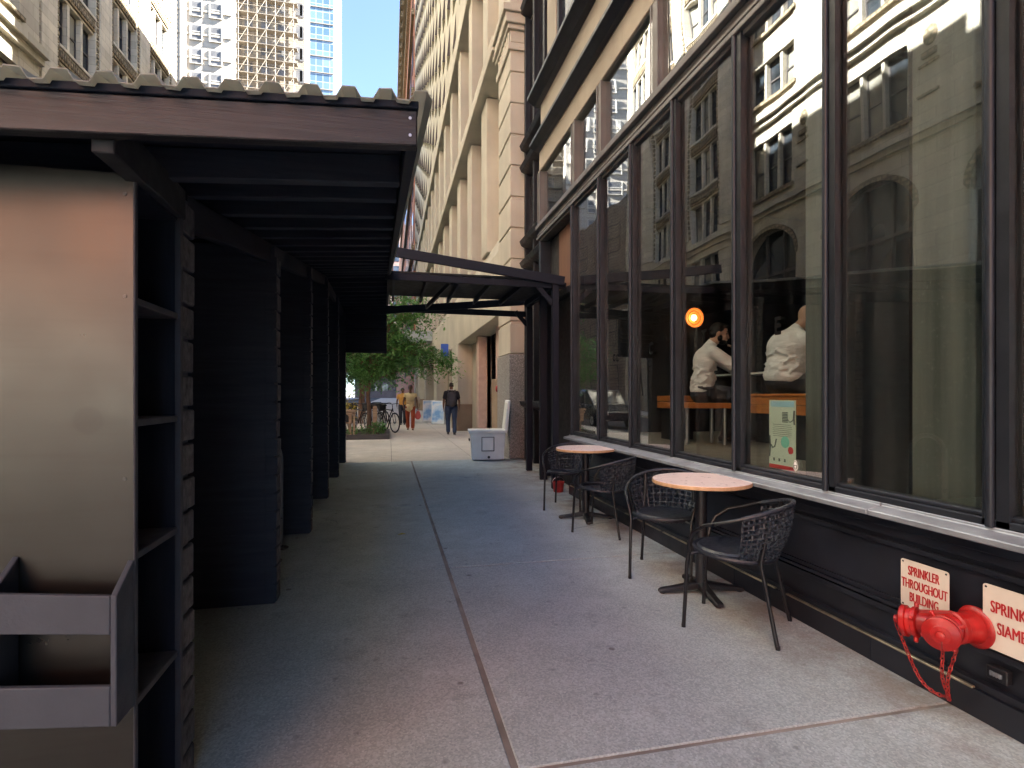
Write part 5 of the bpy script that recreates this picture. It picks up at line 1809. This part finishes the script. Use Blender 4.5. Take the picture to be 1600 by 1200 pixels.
# --- man with the backpack, walking away
J, f, r, P = walker(2.06, 18.45, 1.78, (0.03, 1), 0.15, (-0.10, 0.05), 0)
t, rot, H, *_ = human('person', 'person in a black T-shirt and dark jeans with a black backpack, walking away', J, M['skin_d'], bulk=1.12)
shirt(t, J, rot, M['blacktee'], 0.62, grow=0.022, b=1.18)
trousers(t, J, rot, M['denim'], b=1.12, grow=0.018)
shoes(t, J, M['shoe'])
rot_h, rr_, ff, uu, HP = H
g = MB(); g.ell(HP(0, -0.018, 0.030), (0.078, 0.094, 0.090), rot_h, 18, 12); o = g.build('hair', M['hair'], t, smooth=True); remesh(o, 0.008, 3)
g = MB(); g.tube([J['neck'] + V((0.066 * math.cos(a), 0.066 * math.sin(a), 0.02)) for a in [2 * math.pi * q / 20 for q in range(20)]], 0.008, 6, True); g.build('collar', M['shirt'], t, smooth=True)
bp = thing('backpack', 'black backpack on the back of the person walking away', 'backpack', (2.06, 18.25, 1.2))
g = MB(); B_ = P(0, -0.20, 1.20)
g.ell(B_ + V((0, 0, 0.02)), (0.165, 0.10, 0.25)); g.ell(B_ + V((0, -.05, -0.12)), (0.15, 0.09, 0.13)); g.ell(B_ + V((0, 0, .14)), (.14, .085, .12)); g.box(B_.x - .15, B_.x + .15, B_.y - .05, B_.y + .07, B_.z - .2, B_.z + .2)
o = g.build('bag', M['pack'], bp, smooth=True); remesh(o, 0.012, 6)
g = MB(); g.ell(B_ + V((0, -.105, -0.09)), (0.115, 0.055, 0.10)); o = g.build('pocket', M['pack'], bp, smooth=True)
for s_ in (-1, 1):
    g = MB(); g.tube([P(s_ * .11, -.14, 1.42), P(s_ * .12, -.04, 1.515), P(s_ * .12, .10, 1.47), P(s_ * .13, .155, 1.3), P(s_ * .17, .06, 1.06), P(s_ * .14, -.12, 1.02)], 0.022, 8, flat=.5); g.build('strap', M['pack'], bp, smooth=True)

# --- woman walking towards the camera
J, f, r, P = walker(0.80, 21.4, 1.70, (-0.02, -1), 0.17, (0.05, 0.02), 0)
t, rot, H, *_ = human('person', 'person in a cream crop top and rust trousers carrying a red bag, walking this way', J, M['skin_d'], bulk=0.95)
shirt(t, J, rot, M['creamtop'], 0.25, low=1, grow=0.012, b=0.95, nm='crop_top', collar=False)
trousers(t, J, rot, M['rust'], b=0.98, grow=0.016)
g = MB(); g.ell(J['pelvis'] + V((0, 0, 0.0)), (0.19, 0.135, 0.13)); g.ell(J['pelvis'] + V((0, 0, -.10)), (0.20, 0.14, 0.13)); o = g.build('wrap_skirt', M['creamtop'], t, smooth=True); remesh(o, 0.012, 4)
shoes(t, J, M['skin_m'])
rot_h, rr_, ff, uu, HP = H
g = MB(); g.ell(HP(0, -0.02, 0.05), (0.092, 0.105, 0.095), rot_h); g.ell(HP(0, -0.03, 0.10), (0.085, 0.085, 0.06), rot_h); o = g.build('hair', M['hairbrown'], t, smooth=True); remesh(o, 0.010, 3)
for s_ in (-1, 1):
    g = MB(); g.ell(HP(s_ * 0.032, 0.074, 0.008), (0.012, 0.009, 0.008), rot_h, 10, 8); g.build('eye', M['hair'], t, smooth=True)
g = MB(); g.tube([HP(s_ * .075, .01 + (.07 if abs(s_) < .8 else 0), .012) for s_ in (-1, -.6, -.2, .2, .6, 1)], 0.010, 6); g.build('sunglasses', M['hair'], t, smooth=True)
wb = J['wr'][0] if J['wr'][0].x > J['wr'][1].x else J['wr'][1]
bg = thing('shopping_bag', 'red and pink soft bag hanging from the hand of the person in the cream top', 'bag', tuple(wb + V((0, 0, -.4))))
c = wb + V((0.02, 0, -0.13))
g = MB(); g.ell(c + V((0, 0, -.22)), (.12, .07, .14)); g.ell(c + V((0.01, 0, -.12)), (.085, .05, .10)); o = g.build('bag_body', M['pinkbag'], bg, smooth=True); remesh(o, .012, 3)
g = MB(); g.tube([c + V((-.05, 0, -.08)), c + V((-.02, 0, .04)), c + V((.02, 0, .04)), c + V((.06, 0, -.08))], .008, 6); g.build('handle', M['pinkbag'], bg, smooth=True)
pk = thing('pale_bag', 'pale pink translucent bag over the shoulder of the person in the cream top', 'bag', tuple(J['sh'][0]))
sx_ = 1 if J['sh'][1].x < J['sh'][0].x else -1
shx = max(J['sh'], key=lambda p: p.x)
g = MB(); g.ell(shx + V((0.14, 0.10, -.28)), (.075, .10, .20)); o = g.build('bag_body', M['pinkwall'], pk, smooth=True); remesh(o, .012, 3)
g = MB(); g.tube([shx + V((.1, .08, -.12)), shx + V((0.02, .0, .085)), shx + V((.16, .12, -.12))], .010, 6); g.build('handle', M['pinkwall'], pk, smooth=True)

# --- person in mustard half hidden behind
J, f, r, P = walker(0.60, 25.2, 1.66, (0.0, -1), 0.15, (0.1, -0.1), 1)
t, rot, H, *_ = human('person', 'person in a mustard top and dark skirt walking behind the one in cream', J, M['skin_d'], bulk=0.98)
shirt(t, J, rot, M['orange'], 0.5, grow=0.018, nm='top')
trousers(t, J, rot, M['trousers'], grow=0.02)
shoes(t, J, M['shoe'])
rot_h, rr_, ff, uu, HP = H
g = MB(); g.ell(HP(0, -0.02, 0.035), (0.085, 0.100, 0.095), rot_h); o = g.build('hair', M['hair'], t, smooth=True); remesh(o, 0.010, 3)

# ---------------------------------------------------------------- white cooler chest with raised lid
ck = thing('cooler_chest', 'white plastic cooler chest with its lid open against the granite pier', 'cooler', (2.0, 11.2, 0))
ca = Matrix.Rotation(R(-6), 3, 'Z')
CB = V((1.99, 11.15, 0))
def cw(p): return CB + ca @ V(p)
def cbox(g, x0, x1, y0, y1, z0, z1, tp=0.0):
    g.hexa([cw((x0 + tp, y0 + tp, z0)), cw((x1 - tp, y0 + tp, z0)), cw((x1 - tp, y1 - tp, z0)), cw((x0 + tp, y1 - tp, z0)), cw((x0, y0, z1)), cw((x1, y0, z1)), cw((x1, y1, z1)), cw((x0, y1, z1))])
g = MB(); cbox(g, -.36, .36, -.22, .22, 0.02, 0.56, 0.03); g.build('tub', M['white'], ck, bevel=0.02, seg=3)
g = MB(); cbox(g, -.40, .40, -.26, .26, 0.562, 0.635, 0.01); g.build('rim', M['white'], ck, bevel=0.015, seg=3)
g = MB(); cbox(g, -.35, .35, -.21, .21, 0.6355, 0.640); g.build('inner_liner', M['whiteinner'], ck)
g = MB()
for (a, b, c_, d_) in ((-.13, .13, 0.20, 0.212), (-.13, .13, 0.48, 0.492), (-.13, -.118, 0.212, 0.48), (.118, .13, 0.212, 0.48)):
    cbox(g, a, b, -.222, -.20, c_, d_)
g.build('door_seal', M['rubber'], ck)
g = MB(); cbox(g, -.116, .116, -.226, -.19, .214, .478); g.build('front_hatch', M['white'], ck, bevel=0.006)
g = MB(); g.lathe([(0.028, 0), (0.028, 0.02), (0.014, 0.024)], cw((0.02, -.185, 0.075)), 16, tuple(ca @ V((0, -1, 0)))); g.build('drain_plug', M['rubber'], ck, smooth=True)
g = MB(); cbox(g, -.385, -.36, -.08, .08, 0.40, 0.45); g.build('handle', M['rubber'], ck, bevel=.006)
g = MB()
a0, a1 = (.33, .40)
g.hexa([cw((.335, -.30, .60)), cw((.40, -.30, .60)), cw((.40, .28, .60)), cw((.335, .28, .60)), cw((.40, -.32, 1.24)), cw((.455, -.32, 1.24)), cw((.455, .26, 1.24)), cw((.40, .26, 1.24))])
g.build('lid', M['white'], ck, bevel=0.015, seg=3)
g = MB()
g.hexa([cw((.330, -.25, .66)), cw((.338, -.25, .66)), cw((.338, .23, .66)), cw((.330, .23, .66)), cw((.389, -.27, 1.19)), cw((.397, -.27, 1.19)), cw((.397, .21, 1.19)), cw((.389, .21, 1.19))])
for q in range(4):
    pass
g.build('lid_liner', M['whiteinner'], ck, bevel=0.004)

# orange alarm light on the brown dado
t = thing('wall_light', 'small orange lamp on the wall above the open cooler lid', 'light', (2.58, 12.9, 1.45))
g = MB(); g.lathe([(0.07, 0), (0.07, 0.02)], (2.598, 12.9, 1.50), 18, (-1, 0, 0)); g.build('base_plate', M['steel'], t, smooth=True)
g = MB(); g.ell((2.56, 12.9, 1.50), (0.06, 0.085, 0.085)); g.build('lens', M['bucket'], t, smooth=True)
# downlight over the door
# ---------------------------------------------------------------- pavement boards
def aframe(x, y, rz, label):
    t = thing('pavement_board', label, 'sandwich board', (x, y, 0), 'picture boards on the pavement', R(rz))
    for s_ in (-1, 1):
        g = MB(); g.hexa([(-.29, s_ * .20, .02), (.29, s_ * .20, .02), (.29, s_ * .225, .02), (-.29, s_ * .225, .02), (-.29, s_ * .02, 1.08), (.29, s_ * .02, 1.08), (.29, s_ * .045, 1.08), (-.29, s_ * .045, 1.08)]); f_ = g.build('frame', M['white'], t, local=True, bevel=.006)
        e = .0035
        g = MB(); g.hexa([(-.26, s_ * (.202 + .0), .10), (.26, s_ * .202, .10), (.26, s_ * (.2215 + .0), .10), (-.26, s_ * .2215, .10), (-.26, s_ * .034, 1.03), (.26, s_ * .034, 1.03), (.26, s_ * .0535, 1.03), (-.26, s_ * .0535, 1.03)]); g.build('picture', M['bluemap'], f_, local=True)
    return t
aframe(2.22, 25.3, -14, 'blue and white picture board on the pavement beside the person with the backpack')
aframe(1.95, 27.6, -10, 'second blue and white picture board, behind the first and partly covered')

# ---------------------------------------------------------------- trees, planted bed
def leafball(g, c, rx, ry, rz_, n, size, rr):
    for _ in range(n):
        while True:
            p = V((rr.uniform(-1, 1), rr.uniform(-1, 1), rr.uniform(-1, 1)))
            if 0.15 < p.length < 1: break
        p = V((c[0] + p.x * rx, c[1] + p.y * ry, c[2] + p.z * rz_))
        leaf(g, p, size * rr.uniform(.6, 1.25), rr)
def leaf(g, p, s_, rr):
    d = V((rr.uniform(-1, 1), rr.uniform(-1, 1), rr.uniform(-.9, .35))).normalized()
    w = d.cross(V((rr.uniform(-.4, .4), rr.uniform(-.4, .4), 1))).normalized()
    n_ = d.cross(w)
    a = p; b = p + d * s_ * .5 + w * s_ * .22 + n_ * s_ * .05; c = p + d * s_ - n_ * s_ * .06; e = p + d * s_ * .5 - w * s_ * .22 + n_ * s_ * .05
    o = len(g.v); g.v += [a, b, c, e]; g.f += [[o, o + 1, o + 2], [o, o + 2, o + 3]]; g.m += [0, 0]
def tree(x, y, label, clumps, h, seed, lean=(0, 0), r0=0.09, size=.17, dens=1.0):
    rr = random.Random(seed)
    t = thing('street_tree', label, 'tree', (x, y, 0), 'street trees in pavement beds')
    g = MB()
    top = V((x + lean[0], y + lean[1], h))
    pts = [V((x, y, -0.05)).lerp(top, q / 8) + V((rr.uniform(-.03, .03), rr.uniform(-.03, .03), 0)) for q in range(9)]
    g.tube(pts, [r0 * (1.25 if q == 0 else 1 - 0.09 * q) for q in range(9)], 10)
    for (cx, cy, cz, rx, ry, rz_, n) in clumps:
        st = pts[rr.randint(4, 7)]
        c = V((cx, cy, cz)); mid = st.lerp(c, .5) + V((0, 0, .15))
        g.tube([st, mid, c], [r0 * .45, r0 * .3, r0 * .1], 6)
        for q in range(4):
            e = c + V((rr.uniform(-rx, rx), rr.uniform(-ry, ry), rr.uniform(-rz_, rz_))) * .8
            g.tube([mid, mid.lerp(e, .6) + V((0, 0, .05)), e], [r0 * .2, r0 * .12, .008], 5)
    g.build('trunk', M['bark'], t, smooth=True)
    g = MB()
    for (cx, cy, cz, rx, ry, rz_, n) in clumps:
        # sprigs: small groups of leaves on drooping twigs
        for _ in range(int(n * dens / 9)):
            a = V((rr.gauss(0, .48), rr.gauss(0, .48), rr.gauss(0, .48)))
            if a.length > 1.15: a = a.normalized() * rr.uniform(.8, 1.1)
            p = V((cx + a.x * rx, cy + a.y * ry, cz + a.z * rz_))
            d = V((a.x + rr.uniform(-.5, .5), a.y + rr.uniform(-.5, .5), rr.uniform(-.8, .2))).normalized()
            for q in range(9):
                leaf(g, p + d * q * .06 + V((0, 0, -.012 * q * q * .3)), size * rr.uniform(.7, 1.15), rr)
    g.build('crown', M['leaf'], t)
    return t
tree(-0.68, 18.9, 'young leafy tree with a slim brown trunk in the nearer timber edged bed', [
    (-1.0, 18.8, 3.2, .95, 1.0, .75, 900), (-0.2, 18.7, 3.0, .8, .9, .7, 900), (-1.9, 18.9, 2.9, .7, .8, .8, 600), (-1.45, 18.6, 2.35, .6, .6, .5, 400), (0.5, 18.6, 3.1, .75, .8, .6, 800),
    (0.85, 18.3, 2.75, .55, .6, .38, 420), (1.45, 18.3, 2.75, .5, .5, .3, 330), (-.3, 18.6, 4.0, .9, .9, .6, 800), (.35, 18.6, 4.4, .9, .8, .55, 700), (-.9, 18.8, 4.8, 1.0, .9, .6, 700), (-0.55, 18.9, 2.35, .5, .6, .45, 420),
    (.1, 18.5, 2.35, .45, .5, .4, 350), (.95, 18.5, 4.2, .6, .6, .5, 380), (1.75, 18.2, 2.45, .3, .35, .3, 150), (-1.1, 18.4, 2.3, .6, .6, .5, 420)], 3.6, 5, (0.05, 0.0), 0.085, .15, 1.6)
tree(-1.3, 26.6, 'second street tree with a darker trunk, farther behind the nearer one', [
    (-1.4, 26.5, 3.3, 1.4, 1.3, 1.1, 1500), (-.2, 26.4, 3.5, 1.2, 1.2, .9, 1300), (-2.3, 26.5, 3.0, 1.2, 1.2, 1.1, 1000), (-.9, 26.4, 2.5, 1.0, 1., .6, 700), (-.6, 26.5, 4.8, 1.4, 1.3, .9, 1000), (.7, 26.4, 3.2, .8, .9, .7, 500)], 3.8, 9, (0, 0), .12, .19, 1.4)
tree(-1.6, 36.0, 'third and farthest street tree far along the pavement', [
    (-1.6, 36, 4, 1.8, 1.6, 1.3, 1300), (-.3, 36, 4.6, 1.6, 1.6, 1.2, 1200), (-2.8, 36, 4.2, 1.5, 1.5, 1.4, 900), (.8, 36, 4.3, 1.0, 1.2, .9, 500), (-1, 36, 6, 1.8, 1.6, 1.1, 900)], 4.6, 12, (0, 0), .14, .24, 1.4)

tree(-1.9, 50.0, 'fourth street tree, a small pale mass at the end of the row', [
    (-1.9, 50, 4, 2.2, 2, 1.6, 900), (-.2, 50, 4.8, 1.8, 2, 1.4, 800), (-3.6, 50, 4.4, 2, 2, 1.6, 800), (-1.5, 50, 6.4, 2.2, 2, 1.4, 800)], 5, 17, (0, 0), .16, .32)
bd = thing('planting_bed', 'dark timber edged planting bed round the nearer tree', 'planter', (-.6, 18.2, 0))
g = MB()
g.box(-1.7, 0.02, 16.95, 17.07, 0, .15); g.box(-1.7, 0.02, 19.7, 19.82, 0, .15); g.box(-1.7, -1.58, 17.07, 19.7, 0, .15); g.box(-.10, .02, 17.07, 19.7, 0, .15)
g.build('timber_edge', M['timber'], bd, bevel=.012)
g = MB()
nx_, ny_ = 14, 22
vs = [(-1.58 + 1.48 * i / nx_, 17.07 + 2.63 * j / ny_, .085 + .03 * mnoise.noise(V((i * .5, j * .5, 0)))) for i in range(nx_ + 1) for j in range(ny_ + 1)]
g.add(vs, [(i * (ny_ + 1) + j, (i + 1) * (ny_ + 1) + j, (i + 1) * (ny_ + 1) + j + 1, i * (ny_ + 1) + j + 1) for i in range(nx_) for j in range(ny_)])
g.build('soil', M['soil'], bd, smooth=True)
rr = random.Random(21)
g = MB()
for _ in range(420):
    p = V((rr.uniform(-1.5, -.14), rr.uniform(17.1, 19.4), .09))
    leaf(g, p + V((0, 0, rr.uniform(0, .22))), rr.uniform(.06, .13), rr)
o = g.build('ground_cover', M['leaf']); tag(o, 'low green ground cover growing in the timber edged bed', 'plants', None, 'stuff')
def shrub(x, y, h, label, mat, n, seed):
    rr = random.Random(seed)
    t = thing('shrub', label, 'shrub', (x, y, .08))
    g = MB()
    for q in range(6):
        e = V((x + rr.uniform(-.2, .2), y + rr.uniform(-.2, .2), .08 + h * rr.uniform(.7, 1)))
        g.tube([(x, y, .06), (x + (e.x - x) * .4, y + (e.y - y) * .4, .08 + h * .5), e], [.012, .008, .004], 5)
    g.build('stems', M['bark'], t, smooth=True)
    g = MB(); leafball(g, (x, y, .08 + h * .7), .26, .26, h * .38, n, .13, rr); g.build('foliage', mat, t)
shrub(-1.20, 17.9, 1.35, 'shrub with yellow green leaves behind the small wooden house', M['yellowleaf'], 130, 3)
shrub(-0.35, 17.5, .42, 'low green shrub at the right end of the timber edged bed', M['leaf'], 160, 4)

bh = thing('insect_house', 'weathered wooden house box with an arched opening in the planting bed', 'birdhouse', (-1.30, 17.6, .1))
g = MB(); g.box(-1.47, -1.13, 17.55, 17.95, .45, .82); g.build('box', M['tanwood'], bh, bevel=.008)
g = MB(); g.box(-1.54, -1.0, 17.48, 18.0, .822, .885); g.build('roof', M['tanwood'], bh, bevel=.008)
g = MB(); poly = [(-1.38, .50), (-1.22, .50)] + [(-1.30 + .08 * math.cos(a), .66 + .08 * math.sin(a)) for a in [math.pi * q / 8 for q in range(9)]]
g.extrude(poly, lambda u, v, tt: (u, tt, v), 17.542, 17.549); g.build('arch_shade_plate', M['darkwall'], bh)  # flat dark plate painting the shade inside an arched hole
g = MB(); g.box(-1.44, -1.36, 17.62, 17.7, 0.08, .45); g.box(-1.24, -1.16, 17.62, 17.7, .08, .45); g.box(-1.44, -1.36, 17.8, 17.88, .08, .45); g.box(-1.24, -1.16, 17.8, 17.88, .08, .45); g.build('legs', M['tanwood'], bh, bevel=.005)
g = MB(); g.box(-1.09, -1.03, 17.5, 17.62, .08, .82); g.box(-1.5, -1.0, 17.50, 17.53, .74, .79); g.build('rail', M['tanwood'], bh, bevel=.005)
pw = thing('wooden_post', 'pale wooden post standing between the slim tree and the bicycles', 'post', (-.46, 18.3, .08))
g = MB(); g.box(-.52, -.38, 18.25, 18.37, .06, .94); g.build('shaft', M['tanwood'], pw, bevel=.01)
g = MB(); g.hexa([(-.53, 18.24, .942), (-.37, 18.24, .942), (-.37, 18.38, .942), (-.53, 18.38, .942), (-.48, 18.29, .99), (-.42, 18.29, .99), (-.42, 18.33, .99), (-.48, 18.33, .99)]); g.build('cap', M['tanwood'], pw)

# ---------------------------------------------------------------- parked bicycles
def bicycle(loc, rz, label, mat):
    t = thing('bicycle', label, 'bicycle', loc, 'bicycles parked beside the planting bed', rz)
    RW = .34
    for cx in (-.53, .53):
        g = MB(); g.tube([(cx + RW * math.cos(a), 0, RW + RW * math.sin(a) + .02) for a in [2 * math.pi * q / 36 for q in range(36)]], .024, 8, True); w_ = g.build('wheel', M['tyre'], t, smooth=True, local=True)
        g = MB(); g.tube([(cx + .31 * math.cos(a), 0, .36 + .31 * math.sin(a)) for a in [2 * math.pi * q / 36 for q in range(36)]], .010, 6, True)
        for q in range(14):
            a = 2 * math.pi * q / 14; g.tube([(cx, 0, .36), (cx + .31 * math.cos(a), 0, .36 + .31 * math.sin(a))], .003, 4)
        g.lathe([(.025, -.04), (.025, .04)], (cx, 0, .36), 12, (0, 1, 0)); g.build('rim', M['bikegrey'], w_, smooth=True, local=True)
    g = MB()
    bb, hd_, st, ra, fa = (-.06, 0, .32), (.36, 0, .86), (-.20, 0, .82), (-.53, 0, .36), (.53, 0, .36)
    for a, b in ((bb, hd_), (bb, st), (st, (.34, 0, .80)), (hd_, (.40, 0, .74))):
        g.tube([a, b], .020, 8)
    for s_ in (-.05, .05):
        g.tube([ra, (bb[0], s_ * .3, bb[2])], .010, 6); g.tube([(ra[0], s_, ra[2]), st], .009, 6); g.tube([(fa[0], s_, fa[2]), (.41, s_ * .8, .72)], .012, 6)
    g.build('frame', mat, t, smooth=True, local=True)
    g = MB(); g.tube([(.36, 0, .86), (.34, 0, 1.0)], .014, 8); g.tube([(.28, -.30, 1.02), (.34, -.2, 1.04), (.36, 0, 1.02), (.34, .2, 1.04), (.28, .30, 1.02)], .013, 8); g.build('handlebar', M['bikeblack'], t, smooth=True, local=True)
    g = MB(); g.tube([st, (-.23, 0, .95)], .013, 8); g.ell((-.25, 0, .97), (.14, .075, .035)); g.build('saddle', M['tyre'], t, smooth=True, local=True)
    g = MB(); g.box(-.75, -.35, -.15, .15, .76, .80); g.box(-.74, -.36, -.14, .14, .80, 1.06); g.build('rear_crate', M['pack'], t, local=True, bevel=.02)
    g = MB(); g.lathe([(.085, -.008), (.085, .008)], (bb[0], -.05, bb[2]), 20, (0, 1, 0)); g.tube([(bb[0], -.07, bb[2]), (bb[0] + .05, -.07, bb[2] - .16)], .01, 6); g.tube([(bb[0], .07, bb[2]), (bb[0] - .05, .07, bb[2] + .16)], .01, 6); g.build('crankset', M['bikegrey'], t, smooth=True, local=True)
bicycle((-.05, 20.25, 0), R(-62), 'black bicycle nearest the walkers with its front wheel turned out past the bed', M['bikeblack'])
bicycle((-.55, 20.35, 0), R(-66), 'silver framed bicycle just left of the one nearest the walkers', M['bikegrey'])
bicycle((-1.08, 20.45, 0), R(-60), 'black bicycle partly hidden by the slim tree trunk', M['bikeblack'])
bicycle((-1.6, 20.5, 0), R(-64), 'silver framed bicycle farthest left behind the wooden house box', M['bikegrey'])
bicycle((-.3, 22.2, 0), R(-70), 'black bicycle in the second row, behind the nearest two', M['bikeblack'])

# ---------------------------------------------------------------- cars at the kerb
def make_car(cx, cy, label, paint, tall=0.0):
    car = thing('parked_car', label, 'car', (cx, cy, -.14), 'cars parked along the kerb')
    def cl(pts, y0, y1, g):
        g.extrude(pts, lambda u, v, tt: (cx + tt, cy + u, v - .14), y0, y1)
    g = MB(); cl([(-2.3, .35), (-2.35, .75), (-1.4, .95 + tall * .3), (1.9, .98 + tall * .3), (2.3, .8 + tall * .2), (2.3, .35)], -.9, .9, g); g.build('body', paint, car, bevel=.06, seg=3)
    g = MB(); cl([(-1.3, .96 + tall * .3), (-.55, 1.42 + tall), (1.2, 1.45 + tall), (1.8, .99 + tall * .3)], -.78, .78, g); g.build('cabin', M['carglass'], car, bevel=.05, seg=3)
    g = MB(); cl([(-.6, 1.40 + tall), (-.5, 1.47 + tall), (1.1, 1.49 + tall), (1.3, 1.42 + tall)], -.74, .74, g); g.build('roof', paint, car, bevel=.02)
    for (yy, s_) in ((-1.45, -1), (-1.45, 1), (1.45, -1), (1.45, 1)):
        g = MB(); g.lathe([(.20, 0), (.31, .01), (.33, .06), (.33, .18), (.30, .22)], (cx + s_ * .92, cy + yy, .20), 24, (-s_, 0, 0)); w_ = g.build('wheel', M['tyre'], car, smooth=True)
        g = MB(); g.lathe([(.20, -.01), (.19, .01)], (cx + s_ * .92, cy + yy, .20), 20, (-s_, 0, 0)); g.build('rim', M['bikegrey'], w_, smooth=True)
    for s_ in (-.65, .65):
        g = MB(); g.box(cx + s_ - .18, cx + s_ + .18, cy - 2.38, cy - 2.30, .48, .62); g.build('headlight', M['whiteinner'], car, bevel=.02)
make_car(-4.75, 31.0, 'yellow car at the kerb glimpsed behind the tree', M['yellow'])
make_car(-4.8, 24.5, 'dark car at the kerb behind the parked bicycles', M['darkcar'], .25)
make_car(-4.8, 38.5, 'grey car at the kerb farther off than the yellow one', M['bikegrey'], .2)
make_car(-4.8, 46.0, 'dark tall car farthest along the kerb', M['darkcar'], .35)
